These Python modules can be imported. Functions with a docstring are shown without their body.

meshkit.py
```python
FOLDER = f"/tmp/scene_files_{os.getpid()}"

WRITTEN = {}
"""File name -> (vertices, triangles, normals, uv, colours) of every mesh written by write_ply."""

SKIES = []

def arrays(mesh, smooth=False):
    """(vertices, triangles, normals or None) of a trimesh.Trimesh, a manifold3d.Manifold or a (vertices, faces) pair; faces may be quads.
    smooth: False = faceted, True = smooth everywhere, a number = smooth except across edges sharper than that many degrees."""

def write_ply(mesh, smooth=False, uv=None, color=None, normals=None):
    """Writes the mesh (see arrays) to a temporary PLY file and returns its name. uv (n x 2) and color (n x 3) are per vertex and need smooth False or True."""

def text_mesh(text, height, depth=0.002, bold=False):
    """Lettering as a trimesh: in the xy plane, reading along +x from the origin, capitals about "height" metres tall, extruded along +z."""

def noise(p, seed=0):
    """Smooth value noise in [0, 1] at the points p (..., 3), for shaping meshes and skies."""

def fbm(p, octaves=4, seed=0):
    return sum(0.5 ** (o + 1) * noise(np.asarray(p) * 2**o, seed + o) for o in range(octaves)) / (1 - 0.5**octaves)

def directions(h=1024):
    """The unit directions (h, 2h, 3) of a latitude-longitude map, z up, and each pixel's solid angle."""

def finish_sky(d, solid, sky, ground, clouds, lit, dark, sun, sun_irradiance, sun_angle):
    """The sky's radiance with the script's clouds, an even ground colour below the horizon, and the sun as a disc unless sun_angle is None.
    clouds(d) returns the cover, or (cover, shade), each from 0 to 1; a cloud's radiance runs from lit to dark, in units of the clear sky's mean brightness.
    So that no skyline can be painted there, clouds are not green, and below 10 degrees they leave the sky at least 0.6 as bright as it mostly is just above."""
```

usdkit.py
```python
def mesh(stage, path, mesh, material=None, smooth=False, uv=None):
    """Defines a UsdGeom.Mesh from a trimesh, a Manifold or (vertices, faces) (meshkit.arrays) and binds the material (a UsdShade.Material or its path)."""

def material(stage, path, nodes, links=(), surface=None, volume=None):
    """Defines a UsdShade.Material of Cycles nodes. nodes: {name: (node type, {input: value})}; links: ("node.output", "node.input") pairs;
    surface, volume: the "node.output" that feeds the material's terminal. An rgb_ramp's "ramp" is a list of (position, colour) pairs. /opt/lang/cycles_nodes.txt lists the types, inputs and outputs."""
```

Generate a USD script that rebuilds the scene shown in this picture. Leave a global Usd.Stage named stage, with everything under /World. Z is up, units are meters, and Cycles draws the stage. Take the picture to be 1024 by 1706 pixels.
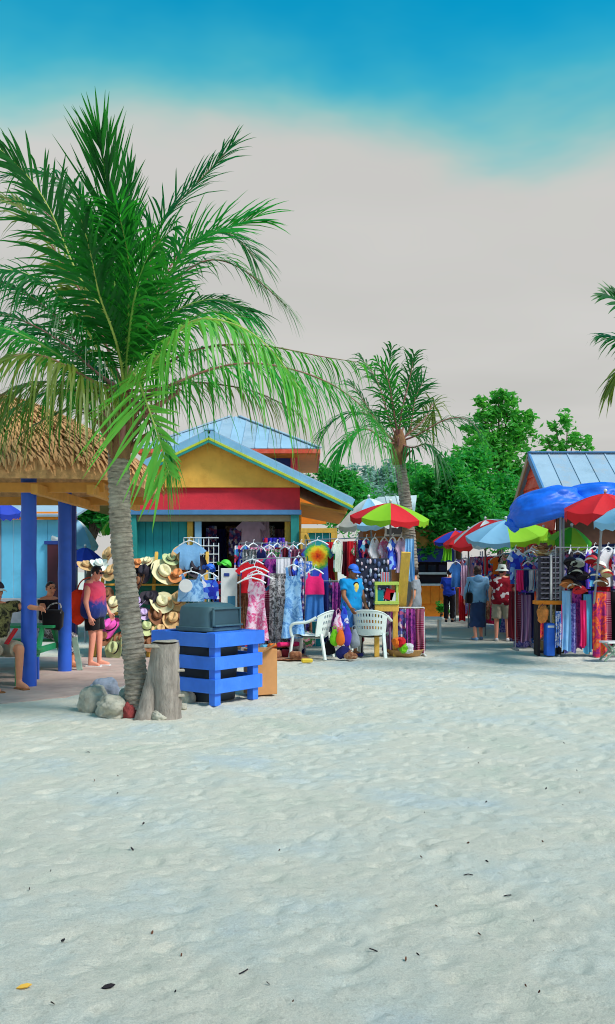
import math, random
import numpy as np, trimesh, usdkit, meshkit
import manifold3d as m3
import shapely.geometry as sg
from pxr import Usd, UsdGeom, UsdLux, UsdShade, Gf, Sdf, Vt

stage = Usd.Stage.CreateInMemory()
UsdGeom.SetStageUpAxis(stage, UsdGeom.Tokens.z); UsdGeom.SetStageMetersPerUnit(stage, 1.0)
UsdGeom.Xform.Define(stage, '/World'); UsdGeom.Scope.Define(stage, '/World/Looks')
PI = math.pi; F = 1500.0; EYE = 1.6; HY = 950.0

# ------------------------------------------------------------------ camera, sky, sun, exposure
cam = UsdGeom.Camera.Define(stage, '/World/camera')
cam.AddTranslateOp().Set(Gf.Vec3d(0, 0, EYE)); cam.AddRotateXOp().Set(90.0)
cam.CreateHorizontalApertureAttr(36.0); cam.CreateVerticalApertureAttr(36.0 * 1706 / 1024)
cam.CreateFocalLengthAttr(36.0 * F / 1024); cam.CreateVerticalApertureOffsetAttr((HY - 853) / 1024 * 36.0)
cam.CreateClippingRangeAttr(Gf.Vec2f(0.05, 2000)); cam.CreateExposureAttr(1.22)

SUN = np.array([0.72, -0.46, 0.98]); SUN /= np.linalg.norm(SUN)
sun_el, sun_rot = math.asin(SUN[2]), math.atan2(SUN[0], SUN[1])
sun = UsdLux.DistantLight.Define(stage, '/World/sun')
sun.CreateIntensityAttr(0.40); sun.CreateAngleAttr(14.0); sun.CreateNormalizeAttr(True); sun.CreateColorAttr(Gf.Vec3f(1.0, 0.96, 0.9))
sun.AddOrientOp().Set(Gf.Quatf(Gf.Rotation(Gf.Vec3d(0, 0, 1), Gf.Vec3d(*SUN)).GetQuat()))

usdkit.material(stage, '/World/Looks/sky_look', {
    'tc': ('texture_coordinate', {}), 'sep': ('separate_xyz', {}),
    'sky': ('sky_texture', {'sky_type': 'single_scattering', 'sun_disc': False, 'sun_elevation': sun_el, 'sun_rotation': sun_rot}),
    'sat': ('hsv', {'hue': 0.468, 'saturation': 2.8, 'value': .82}), 'thin': ('rgb_ramp', {'ramp': [(0, (.1, 1.0, 1.1)), (.4, (.22, 1.02, 1.02)), (.7, (.52, 1.06, .96)), (.9, (.86, 1.03, .97)), (1, (1, 1, 1))]}), 'tm': ('mix', {'mix_type': 'multiply', 'fac': 1.0}),
    'zc': ('math', {'math_type': 'maximum', 'value2': 0.06}),
    'px': ('math', {'math_type': 'divide'}), 'py': ('math', {'math_type': 'divide'}), 'pl': ('combine_xyz', {'z': 3.7}),
    'n1': ('noise_texture', {'scale': 1.0, 'detail': 5, 'roughness': 0.5, 'distortion': 0.2}),
    'nr': ('map_range', {'from_min': 0.3, 'from_max': 0.7, 'to_min': -0.055, 'to_max': 0.055}),
    'add': ('math', {'math_type': 'add'}),
    'cov': ('map_range', {'range_type': 'smoothstep', 'from_min': 0.375, 'from_max': 0.56, 'to_min': 1.0, 'to_max': 0.03}),
    'over': ('map_range', {'range_type': 'smoothstep', 'from_min': 0.56, 'from_max': 0.8, 'to_min': 0.0, 'to_max': 0.55}),
    'n2': ('noise_texture', {'scale': 2.2, 'detail': 5, 'roughness': 0.55}),
    'n2r': ('map_range', {'range_type': 'smoothstep', 'from_min': 0.38, 'from_max': 0.62, 'to_min': 0.2, 'to_max': 1.0}),
    'om': ('math', {'math_type': 'multiply'}), 'mx': ('math', {'math_type': 'maximum'}),
    'n3': ('noise_texture', {'scale': 0.55, 'detail': 3}),
    'cl': ('rgb_ramp', {'ramp': [(0.3, (2.4, 2.38, 2.29)), (0.7, (2.78, 2.75, 2.66))]}),
    'mix': ('mix', {}), 'bg': ('background_shader', {'strength': 0.1})},
    [('tc.generated', 'sep.vector'), ('sep.z', 'zc.value1'), ('sep.x', 'px.value1'), ('zc.value', 'px.value2'), ('sep.y', 'py.value1'), ('zc.value', 'py.value2'),
     ('px.value', 'pl.x'), ('py.value', 'pl.y'), ('pl.vector', 'n1.vector'), ('n1.fac', 'nr.value'), ('sep.z', 'add.value1'), ('nr.result', 'add.value2'),
     ('add.value', 'cov.value'), ('sep.z', 'over.value'), ('pl.vector', 'n2.vector'), ('n2.fac', 'n2r.value'), ('over.result', 'om.value1'), ('n2r.result', 'om.value2'),
     ('cov.result', 'mx.value1'), ('om.value', 'mx.value2'), ('pl.vector', 'n3.vector'), ('n3.fac', 'cl.fac'),
     ('sky.color', 'sat.color'), ('sat.color', 'mix.color1'), ('cl.color', 'tm.color1'), ('mx.value', 'thin.fac'), ('thin.color', 'tm.color2'), ('tm.color', 'mix.color2'), ('mx.value', 'mix.fac'), ('mix.color', 'bg.color')], surface='bg.background')
dome = UsdLux.DomeLight.Define(stage, '/World/sky'); dome.CreateIntensityAttr(1.0)
UsdShade.MaterialBindingAPI.Apply(dome.GetPrim()).Bind(UsdShade.Material.Get(stage, '/World/Looks/sky_look'))
dome.GetPrim().SetCustomDataByKey('kind', 'structure'); dome.GetPrim().SetCustomDataByKey('label', 'pale overcast sky breaking to deep blue overhead')

# ------------------------------------------------------------------ helpers
def P(px, py, d): return np.array([(px - 512) / F * d, d, EYE - (py - HY) / F * d])
def G(px, py): d = EYE * F / (py - HY); return np.array([(px - 512) / F * d, d, 0.0])
def S(h):
    c = np.array([int(h[i:i + 2], 16) for i in (0, 2, 4)]) / 255.0
    return tuple(np.where(c <= .04045, c / 12.92, ((c + .055) / 1.055) ** 2.4))
def RX(a): return trimesh.transformations.rotation_matrix(a, [1, 0, 0])
def RY(a): return trimesh.transformations.rotation_matrix(a, [0, 1, 0])
def RZ(a): return trimesh.transformations.rotation_matrix(a, [0, 0, 1])
def TR(v): return trimesh.transformations.translation_matrix(v)

used = {}
def free(path):
    if path not in used: used[path] = 0; return path
    used[path] += 1
    return free(f'{path}_{used[path]:03d}')
def tag(p, label=None, cat=None, group=None, kind=None):
    for k, v in (('label', label), ('category', cat), ('group', group), ('kind', kind)):
        if v: p.SetCustomDataByKey(k, v)
class Thing:
    """An Xform at the thing's base; parts are given in world coordinates (or local ones) and stored below it."""
    def __init__(s, name, label, cat, loc=(0, 0, 0), rz=0.0, group=None):
        s.path = free('/World/' + name); x = UsdGeom.Xform.Define(stage, s.path)
        s.loc = np.array(loc, float); s.rz = rz
        x.AddTranslateOp().Set(Gf.Vec3d(*map(float, s.loc))); x.AddRotateZOp().Set(math.degrees(rz))
        s.prim = x.GetPrim(); tag(s.prim, label, cat, group)
        s.inv = np.linalg.inv(TR(s.loc) @ RZ(rz))
    def part(s, name, mesh, mat, parent=None, smooth=35, local=False, label=None, kind=None):
        m = tm(mesh)
        if not local: m = m.copy(); m.apply_transform(s.inv)
        path = free((parent or s.path) + '/' + name)
        g = usdkit.mesh(stage, path, m, mat, smooth=smooth)
        tag(g.GetPrim(), label, None, None, kind)
        return path
def dup(t, loc, rz, label, group=None):
    was = t.prim.GetCustomData()
    r = Thing(t.path.rsplit('/', 1)[1].rstrip('0123456789').rstrip('_'), label, was['category'], loc, rz, group or was.get('group'))
    r.prim.GetReferences().AddInternalReference(t.path); r.prim.SetInstanceable(True)
    return r
def single(name, mesh, mat, label, cat=None, group=None, kind=None, smooth=35):
    g = usdkit.mesh(stage, free('/World/' + name), tm(mesh), mat, smooth=smooth)
    tag(g.GetPrim(), label, cat, group, kind); return g
def tm(m):
    if isinstance(m, MB): return m.mesh()
    if hasattr(m, 'to_mesh'):
        k = m.to_mesh(); return trimesh.Trimesh(np.array(k.vert_properties[:, :3]), np.array(k.tri_verts), process=False)
    return m
class MB:
    def __init__(s): s.v, s.f, s.n = [], [], 0
    def add(s, v, f):
        v = np.asarray(v, float); f = np.asarray(f, int)
        if f.shape[1] == 4: f = np.vstack([f[:, [0, 1, 2]], f[:, [0, 2, 3]]])
        s.v.append(v); s.f.append(f + s.n); s.n += len(v); return s
    def m(s, mesh, T=None):
        mesh = tm(mesh); v = np.array(mesh.vertices)
        if T is not None: v = v @ T[:3, :3].T + T[:3, 3]
        return s.add(v, mesh.faces)
    def box(s, c, size, rz=0, R=None, ch=0.004):
        b = cbox(size, ch); T = TR(c) @ (R if R is not None else RZ(rz)); return s.m(b, T)
    def bar(s, a, b, w, h=None, up=(0, 0, 1), ch=0.003):
        a, b = np.array(a, float), np.array(b, float); y = b - a; L = np.linalg.norm(y); y /= L
        x = np.cross(y, up); x = np.array([1., 0, 0]) if np.linalg.norm(x) < 1e-6 else x / np.linalg.norm(x)
        z = np.cross(x, y); T = np.eye(4); T[:3, 0], T[:3, 1], T[:3, 2], T[:3, 3] = x, y, z, (a + b) / 2
        return s.m(cbox((w, L, h or w), ch), T)
    def tube(s, pts, r, sides=8, cap=True):
        v, f = tube(pts, r, sides, cap); return s.add(v, f)
    def lathe(s, prof, c=(0, 0, 0), n=20, T=None):
        prof = np.array(prof, float); a = np.linspace(0, 2 * PI, n, endpoint=False)
        v = np.array([[r * np.cos(t), r * np.sin(t), z] for r, z in prof for t in a])
        f = [[i * n + j, i * n + (j + 1) % n, (i + 1) * n + (j + 1) % n, (i + 1) * n + j] for i in range(len(prof) - 1) for j in range(n)]
        if T is not None: v = v @ T[:3, :3].T + T[:3, 3]
        return s.add(v + np.array(c), f)
    def mesh(s): return trimesh.Trimesh(np.vstack(s.v), np.vstack(s.f), process=False)
def cbox(size, ch=0.004):
    x, y, z = np.array(size, float) / 2; ch = min(ch, x * .45, y * .45, z * .45)
    if ch <= 0: return trimesh.creation.box(size)
    pts = [(sx * (x - (k != 0) * ch), sy * (y - (k != 1) * ch), sz * (z - (k != 2) * ch)) for sx in (-1, 1) for sy in (-1, 1) for sz in (-1, 1) for k in range(3)]
    return tm(m3.Manifold.hull_points(np.array(pts)))
def tube(pts, r, sides=8, cap=True):
    pts = np.asarray(pts, float); n = len(pts); r = np.broadcast_to(np.asarray(r, float), (n,))
    t = np.gradient(pts, axis=0); t /= np.maximum(np.linalg.norm(t, axis=1, keepdims=True), 1e-9)
    ref = np.array([0, 0, 1.0]) if abs(t[0][2]) < .9 else np.array([1.0, 0, 0]); v = []
    x = np.cross(t[0], ref); x /= np.linalg.norm(x)
    a = np.linspace(0, 2 * PI, sides, endpoint=False)
    for i in range(n):
        x = x - t[i] * (x @ t[i]); x /= np.linalg.norm(x); y = np.cross(t[i], x)
        v.append(pts[i] + r[i] * (np.cos(a)[:, None] * x + np.sin(a)[:, None] * y))
    v = np.vstack(v); f = [[i * sides + j, i * sides + (j + 1) % sides, (i + 1) * sides + (j + 1) % sides, (i + 1) * sides + j] for i in range(n - 1) for j in range(sides)]
    f = np.array(f); f = np.vstack([f[:, [0, 1, 2]], f[:, [0, 2, 3]]])
    if cap:
        v = np.vstack([v, pts[0], pts[-1]]); k = n * sides
        f = np.vstack([f, [[k, (j + 1) % sides, j] for j in range(sides)], [[k + 1, k - sides + j, k - sides + (j + 1) % sides] for j in range(sides)]])
    return v, f
def spline(pts, n):
    from scipy.interpolate import CubicSpline
    pts = np.asarray(pts, float); d = np.r_[0, np.cumsum(np.linalg.norm(np.diff(pts, axis=0), axis=1))]
    if len(pts) == 2: return pts[0] + np.linspace(0, 1, n)[:, None] * (pts[1] - pts[0])
    return CubicSpline(d / d[-1], pts, bc_type='natural')(np.linspace(0, 1, n))
def wob(m, amp, scale, seed=0):
    m = tm(m).copy(); v = np.array(m.vertices); q = v * scale + 100
    m.vertices = v + amp * 2 * (np.stack([meshkit.fbm(q, 3, seed + k * 7) for k in range(3)], 1) - .5); return m
def sph(c, r, n=10):
    i = np.arange(n * n); g = PI * (3 - math.sqrt(5)); z = 1 - 2 * (i + .5) / (n * n); q = np.sqrt(1 - z * z)
    return np.array(c) + np.stack([q * np.cos(g * i), q * np.sin(g * i), z], 1) * np.asarray(r)
def hull(*pts): return m3.Manifold.hull_points(np.vstack(pts))
def rock(c, size, seed):
    m = trimesh.creation.icosphere(4, 1.0); v = m.vertices; r = .62 + .8 * meshkit.fbm(v * 1.6 + seed * 3.1 + 50, 4, seed)
    v = np.sign(v) * np.abs(v) ** .8 * r[:, None] * np.array(size); v = v @ RZ(seed * 1.7)[:3, :3].T; m.vertices = v + np.array(c); return m
def plane_panels(t, name, poly3, along, n, thick, mat, gap=0.006, rib=True, ribmat=None, parent=None):
    """Cuts a flat polygon (world points, in order) into n strips along one edge direction; each strip a part, with a raised seam."""
    poly3 = np.array(poly3, float); o = poly3[0]; nrm = np.cross(poly3[1] - o, poly3[2] - o); nrm /= np.linalg.norm(nrm)
    u = np.array(along, float); u -= nrm * (u @ nrm); u /= np.linalg.norm(u); w = np.cross(nrm, u)
    q = np.stack([(poly3 - o) @ u, (poly3 - o) @ w], 1); pg = sg.Polygon(q); x0, y0, x1, y1 = pg.bounds
    T = np.eye(4); T[:3, 0], T[:3, 1], T[:3, 2], T[:3, 3] = u, w, nrm, o
    for i in range(n):
        a, b = x0 + (x1 - x0) * i / n, x0 + (x1 - x0) * (i + 1) / n
        c = pg.intersection(sg.box(a + gap / 2, y0, b - gap / 2, y1))
        if c.is_empty or c.area < 1e-3 or c.geom_type != 'Polygon': continue
        mb = MB().m(trimesh.creation.extrude_polygon(c, thick, engine='earcut'), T)
        if rib:
            e = pg.intersection(sg.box(a + gap / 2, y0, a + gap / 2 + .03, y1))
            if not e.is_empty and e.geom_type == 'Polygon': mb.m(trimesh.creation.extrude_polygon(e, .02, engine='earcut'), T @ TR((0, 0, thick)))
        t.part(name, mb, mat[i % len(mat)] if isinstance(mat, list) else mat, smooth=False, parent=parent)

# ------------------------------------------------------------------ materials
def mat(name, col, rough=.6, var=.15, scale=6., bump=.15, bscale=60., stretch=(1, 1, 1), dirt=None, spec=.4, metal=0., sheen=0., coords='object'):
    nodes = {'tc': ('texture_coordinate', {}), 'mp': ('mapping', {'scale': stretch}), 'n': ('noise_texture', {'scale': scale, 'detail': 5, 'roughness': .6}),
             'r': ('map_range', {'from_min': .3, 'from_max': .7, 'to_min': 1 - var, 'to_max': 1 + var, 'clamp': True}),
             'h': ('hsv', {'color': col}), 'n2': ('noise_texture', {'scale': bscale, 'detail': 3}), 'b': ('bump', {'strength': bump, 'distance': .01}),
             'p': ('principled_bsdf', {'roughness': rough, 'specular_ior_level': spec, 'metallic': metal, 'sheen_weight': sheen})}
    links = [('tc.' + coords, 'mp.vector'), ('mp.vector', 'n.vector'), ('n.fac', 'r.value'), ('r.result', 'h.value'), ('mp.vector', 'n2.vector'), ('n2.fac', 'b.height'), ('b.normal', 'p.normal')]
    if dirt:
        nodes |= {'n3': ('noise_texture', {'scale': 2.5, 'detail': 6, 'roughness': .7}), 'dr': ('map_range', {'from_min': .5, 'from_max': .68, 'to_min': 0, 'to_max': .55, 'clamp': True}), 'dm': ('mix', {'color2': dirt})}
        links += [('tc.' + coords, 'n3.vector'), ('n3.fac', 'dr.value'), ('dr.result', 'dm.fac'), ('h.color', 'dm.color1'), ('dm.color', 'p.base_color')]
    else: links.append(('h.color', 'p.base_color'))
    return usdkit.material(stage, '/World/Looks/' + name, nodes, links, surface='p.BSDF')
def leafmat(name, c1, c2, trans, mixf=.4, rough=.45):
    return usdkit.material(stage, '/World/Looks/' + name, {'g': ('geometry', {}), 'r': ('rgb_ramp', {'ramp': [(0, c1), (1, c2)]}), 'p': ('principled_bsdf', {'roughness': rough, 'specular_ior_level': .4}),
        't': ('translucent_bsdf', {'color': trans}), 'm': ('mix_closure', {'fac': mixf})},
        [('g.random_per_island', 'r.fac'), ('r.color', 'p.base_color'), ('p.BSDF', 'm.closure1'), ('t.BSDF', 'm.closure2')], surface='m.closure')
def islandmat(name, c1, c2, rough=.9):
    return usdkit.material(stage, '/World/Looks/' + name, {'g': ('geometry', {}), 'r': ('rgb_ramp', {'ramp': [(0, c1), (1, c2)]}), 'p': ('principled_bsdf', {'roughness': rough, 'specular_ior_level': .2})},
        [('g.random_per_island', 'r.fac'), ('r.color', 'p.base_color')], surface='p.BSDF')
def fab(name, cols, kind='plain', scale=9., rough=.85):
    cols = [S(c) for c in cols]; n = len(cols)
    if n == 1: kind = 'plain'
    N = {'tc': ('texture_coordinate', {}), 'p': ('principled_bsdf', {'roughness': rough, 'specular_ior_level': .15, 'sheen_weight': .15}), 'nb': ('noise_texture', {'scale': 25, 'detail': 3}), 'b': ('bump', {'strength': .25, 'distance': .02}),
         'tl': ('translucent_bsdf', {}), 'm': ('mix_closure', {'fac': .15})}
    L = [('tc.object', 'nb.vector'), ('nb.fac', 'b.height'), ('b.normal', 'p.normal'), ('p.BSDF', 'm.closure1'), ('tl.BSDF', 'm.closure2')]
    if kind == 'plain':
        N |= {'x': ('noise_texture', {'scale': 5, 'detail': 3}), 'r': ('rgb_ramp', {'ramp': [(.25, tuple(.82 * np.array(cols[0]))), (.75, tuple(np.minimum(1, 1.1 * np.array(cols[0]))))]})}; L += [('tc.object', 'x.vector'), ('x.fac', 'r.fac')]
    else:
        ramp = [(.3 + .4 * i / (n - 1), c) for i, c in enumerate(cols)]
        if kind == 'tiedye': N['x'] = ('noise_texture', {'scale': scale, 'detail': 4, 'roughness': .65, 'distortion': 1.2}); out = 'x.fac'
        elif kind == 'floral': N['x'] = ('voronoi_texture', {'scale': scale * 2.2, 'randomness': 1}); out = 'x.distance'; ramp = [(.12 + .5 * i / (n - 1), c) for i, c in enumerate(cols)]
        elif kind == 'patch': N |= {'v': ('voronoi_texture', {'scale': scale * 1.6}), 'x': ('rgb_to_bw', {})}; L += [('v.color', 'x.color')]; out = 'x.val'
        elif kind == 'stripe': N['x'] = ('wave_texture', {'scale': scale, 'bands_direction': 'x', 'distortion': .6, 'detail': 2}); out = 'x.fac'; ramp = [(.1 + .8 * i / (n - 1), c) for i, c in enumerate(cols)]
        elif kind == 'hstripe': N['x'] = ('wave_texture', {'scale': scale, 'bands_direction': 'z', 'distortion': 1.5, 'detail': 2}); out = 'x.fac'; ramp = [(.1 + .8 * i / (n - 1), c) for i, c in enumerate(cols)]
        elif kind == 'bands':  # top to bottom over the garment
            N |= {'s': ('separate_xyz', {}), 'nz': ('noise_texture', {'scale': 9, 'detail': 3}), 'ml': ('math', {'math_type': 'multiply_add', 'value2': .12}), 'x': ('map_range', {'from_min': 0, 'from_max': -scale, 'to_min': .25, 'to_max': .75})}
            L += [('tc.object', 's.vector'), ('tc.object', 'nz.vector'), ('nz.fac', 'ml.value1'), ('s.z', 'ml.value3'), ('ml.value', 'x.value')]; out = 'x.result'
        elif kind == 'lowbands':  # bottom to top, above the feet
            N |= {'s': ('separate_xyz', {}), 'nz': ('noise_texture', {'scale': 14, 'detail': 3}), 'ml': ('math', {'math_type': 'multiply_add', 'value2': .3}), 'x': ('map_range', {'from_min': scale - .25, 'from_max': scale + .35, 'to_min': .2, 'to_max': .8})}
            L += [('tc.object', 's.vector'), ('tc.object', 'nz.vector'), ('nz.fac', 'ml.value1'), ('s.z', 'ml.value3'), ('ml.value', 'x.value')]; out = 'x.result'
        elif kind == 'ring':
            N |= {'mp': ('mapping', {'location': (0, 0, .26)}), 'ln': ('vector_math', {'math_type': 'length'}), 'nz': ('noise_texture', {'scale': 22, 'detail': 3}), 'ml': ('math', {'math_type': 'multiply_add', 'value2': .14}), 'x': ('map_range', {'from_min': .06, 'from_max': .36, 'to_min': .3, 'to_max': .7})}
            L += [('tc.object', 'mp.vector'), ('mp.vector', 'ln.vector1'), ('tc.object', 'nz.vector'), ('nz.fac', 'ml.value1'), ('ln.value', 'ml.value3'), ('ml.value', 'x.value')]; out = 'x.result'
        if 'v' in N: L.append(('tc.object', 'v.vector'))
        elif kind in ('tiedye', 'floral', 'stripe', 'hstripe'): L.append(('tc.object', 'x.vector'))
        N['r'] = ('rgb_ramp', {'ramp': ramp, 'interpolate': kind not in ('patch', 'stripe', 'hstripe')}); L.append((out, 'r.fac'))
    L += [('r.color', 'p.base_color'), ('r.color', 'tl.color')]
    return usdkit.material(stage, '/World/Looks/' + name, N, L, surface='m.closure')

sand_m = usdkit.material(stage, '/World/Looks/sand', {'g': ('geometry', {}), 'n': ('noise_texture', {'scale': .9, 'detail': 6, 'roughness': .6}), 'r': ('rgb_ramp', {'ramp': [(.3, S('c4c8b8')), (.45, S('d4d0c0')), (.55, S('cccec2')), (.7, S('c0cbcc'))]}),
    'n2': ('noise_texture', {'scale': 150, 'detail': 4, 'roughness': .8}), 'r2': ('map_range', {'from_min': .3, 'from_max': .7, 'to_min': .74, 'to_max': 1.18}), 'h': ('hsv', {}),
    'n4': ('noise_texture', {'scale': 26, 'detail': 4, 'roughness': .7}), 'r4': ('map_range', {'from_min': .28, 'from_max': .45, 'to_min': .55, 'to_max': 0, 'clamp': True}), 'mx': ('mix', {'color2': S('a8a598')}),
    'n3': ('noise_texture', {'scale': 22, 'detail': 8, 'roughness': .8}), 'b': ('bump', {'strength': 1.0, 'distance': .022}), 'p': ('principled_bsdf', {'roughness': .95, 'specular_ior_level': .1})},
    [('g.position', 'n.vector'), ('n.fac', 'r.fac'), ('g.position', 'n2.vector'), ('n2.fac', 'r2.value'), ('r.color', 'mx.color1'), ('g.position', 'n4.vector'), ('n4.fac', 'r4.value'), ('r4.result', 'mx.fac'), ('mx.color', 'h.color'), ('r2.result', 'h.value'), ('h.color', 'p.base_color'),
     ('g.position', 'n3.vector'), ('n3.fac', 'b.height'), ('b.normal', 'p.normal')], surface='p.BSDF')
patio_m = mat('patio', S('b79f95'), .9, .2, 3, .4, 90, dirt=S('c4b8ab'), coords='object')
trunk_m = mat('palm_bark', S('8c8478'), .95, .6, 9, 1.0, 45, stretch=(1, 1, 4), dirt=S('c4beb0'))
boot_m = mat('palm_fibre', S('7c5a3c'), .95, .4, 14, .9, 60, stretch=(1, 1, .4))
log_m = mat('weathered_log', S('958d84'), .95, .35, 9, .9, 50, stretch=(3, 3, .5), dirt=S('6a5f55'))
logtop_m = mat('cut_wood', S('a79f90'), .9, .25, 20, .4, 60)
bark_m = mat('bark', S('5d4c3d'), .95, .3, 9, .7, 40)
frond_mats = [leafmat('frond_dark', S('0e5420'), S('3e8430'), S('34a828'), .38), leafmat('frond_mid', S('1b8a2c'), S('4aa83a'), S('62c832'), .42), leafmat('frond_light', S('4fa53c'), S('95c45c'), S('a5e050'), .42), leafmat('frond_olive', S('5a6e28'), S('98984c'), S('9ab040'), .4)]
rachis_m = [mat('rachis_green', S('6f9a3c'), .5, .2, 5), mat('rachis_brown', S('8a5a50'), .6, .25, 6), mat('rachis_light', S('a8b85a'), .5, .2, 5)]
foliage_m = leafmat('foliage_green', S('3c9a34'), S('8ccc4c'), S('70d048'), .4)
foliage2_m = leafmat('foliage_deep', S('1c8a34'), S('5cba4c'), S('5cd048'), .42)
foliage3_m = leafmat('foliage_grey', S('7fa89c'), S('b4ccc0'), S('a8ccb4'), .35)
straw_m = islandmat('thatch_straw', S('cc9a68'), S('ffe2b8')); strawbase_m = mat('thatch_base', S('c89a68'), .95, .3, 12, .8, 50)
bluepost_m = mat('blue_post_paint', S('2a5ecc'), .45, .12, 5, .2, 50, dirt=S('204cae'))
blue_m = mat('blue_board_paint', S('3478ea'), .5, .1, 6, .25, 40, stretch=(1, 1, 1), dirt=S('4a88ee'))
navy_m = mat('navy_paint', S('1f3a86'), .5, .12)
bin_m = mat('dark_bin_plastic', S('466874'), .5, .08, 10, .25, 200); bindark_m = mat('bin_body', S('22303a'), .6)
ochre_m = mat('ochre_wall', S('f0b850'), .75, .1, 3, .35, 45, dirt=S('cf9438'))
red_m = mat('red_board', S('d02a3a'), .7, .1, 4, .3, 50, dirt=S('b82434'))
teal_m = mat('teal_paint', S('1f9ca6'), .6, .12, 4, .2, 50, dirt=S('188894'))
tealpost_m = mat('teal_post', S('238a86'), .6, .12); yellow_m = mat('yellow_wood', S('dcae4a'), .65, .18, 6, .3, 40, stretch=(2, 2, .5)); yellowgreen_m = mat('lime_trim', S('b8c63c'), .6)
paleblue_m = mat('pale_blue_paint', S('7fb4d8'), .6, .1); steelblue_m = mat('steel_blue_trim', S('4f83b4'), .55, .1); beam_m = mat('beige_beam', S('a79478'), .7, .15)
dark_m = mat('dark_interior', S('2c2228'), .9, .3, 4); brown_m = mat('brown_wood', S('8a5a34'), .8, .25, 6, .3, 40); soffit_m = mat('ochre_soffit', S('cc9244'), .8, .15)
roof_m = [mat('metal_roof', S('9db6c8'), .42, .08, 2, .1, 20, dirt=S('8299a8')), mat('metal_roof_b', S('94aec2'), .45, .08, 2, .1, 20, dirt=S('b4a898'))]; roofgrey_m = [mat('metal_roof_grey', S('9db4c4'), .45, .1, 2, .1, 20, dirt=S('7d9db4')), mat('metal_roof_grey_b', S('98bad0'), .45, .1, 2, .1, 20)]
coral_m = mat('coral_siding', S('e0553c'), .7, .15, 5, .3, 40, stretch=(.4, .4, 3), dirt=S('f08a78')); orange_m = mat('orange_paint', S('f08a1e'), .65, .12); pinkpost_m = mat('pink_post', S('ee5566'), .6)
bluewall_m = mat('blue_wall', S('62b8dc'), .65, .08, 3, .2, 40, dirt=S('55a4c8')); greyblock_m = mat('grey_block', S('9a9ca4'), .9, .2, 5, .4, 50); maroon_m = mat('maroon_door', S('4a1a28'), .6)
green_m = mat('green_bench_paint', S('25945c'), .55, .15, 5, .25, 40); greygreen_m = mat('faded_green', S('7f9a8a'), .7, .2)
white_m = mat('white_plastic', S('e6f1ec'), .4, .04, 6, .05, 60); whitep_m = mat('white_paint', S('d8dcdc'), .5, .08); steel_m = mat('pole_steel', S('868e96'), .35, .08, 6, .1, 60, metal=.3); black_m = mat('black_plastic', S('16161c'), .4, .1)
rock_m = [mat('limestone', S('a8a698'), .95, .35, 8, 1.0, 24, dirt=S('7c7c74')), mat('grey_rock', S('8a93a4'), .95, .25, 6, .9, 30), mat('red_rock', S('8c3b3a'), .95, .3, 8, .8, 30)]
card_m = mat('cardboard', S('c08a56'), .85, .1); wicker_m = mat('wicker', S('b98f5a'), .85, .35, 60, .9, 120, stretch=(1, 1, 3)); limewood_m = mat('lime_wood', S('b4cc5a'), .65, .12)
skin_m = mat('skin_tan', S('d99572'), .55, .06, 12, .1, 100); skin2_m = mat('skin_pink', S('e59a82'), .55, .06, 12, .1, 100); skin3_m = mat('skin_brown', S('96603f'), .55, .06, 12, .1, 100)
hair_m = mat('dark_hair', S('241a1a'), .5, .3, 40, .6, 120); eye_m = mat('eye_dark', S('181010'), .2); lip_m = mat('lips', S('a04a44'), .5)
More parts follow.
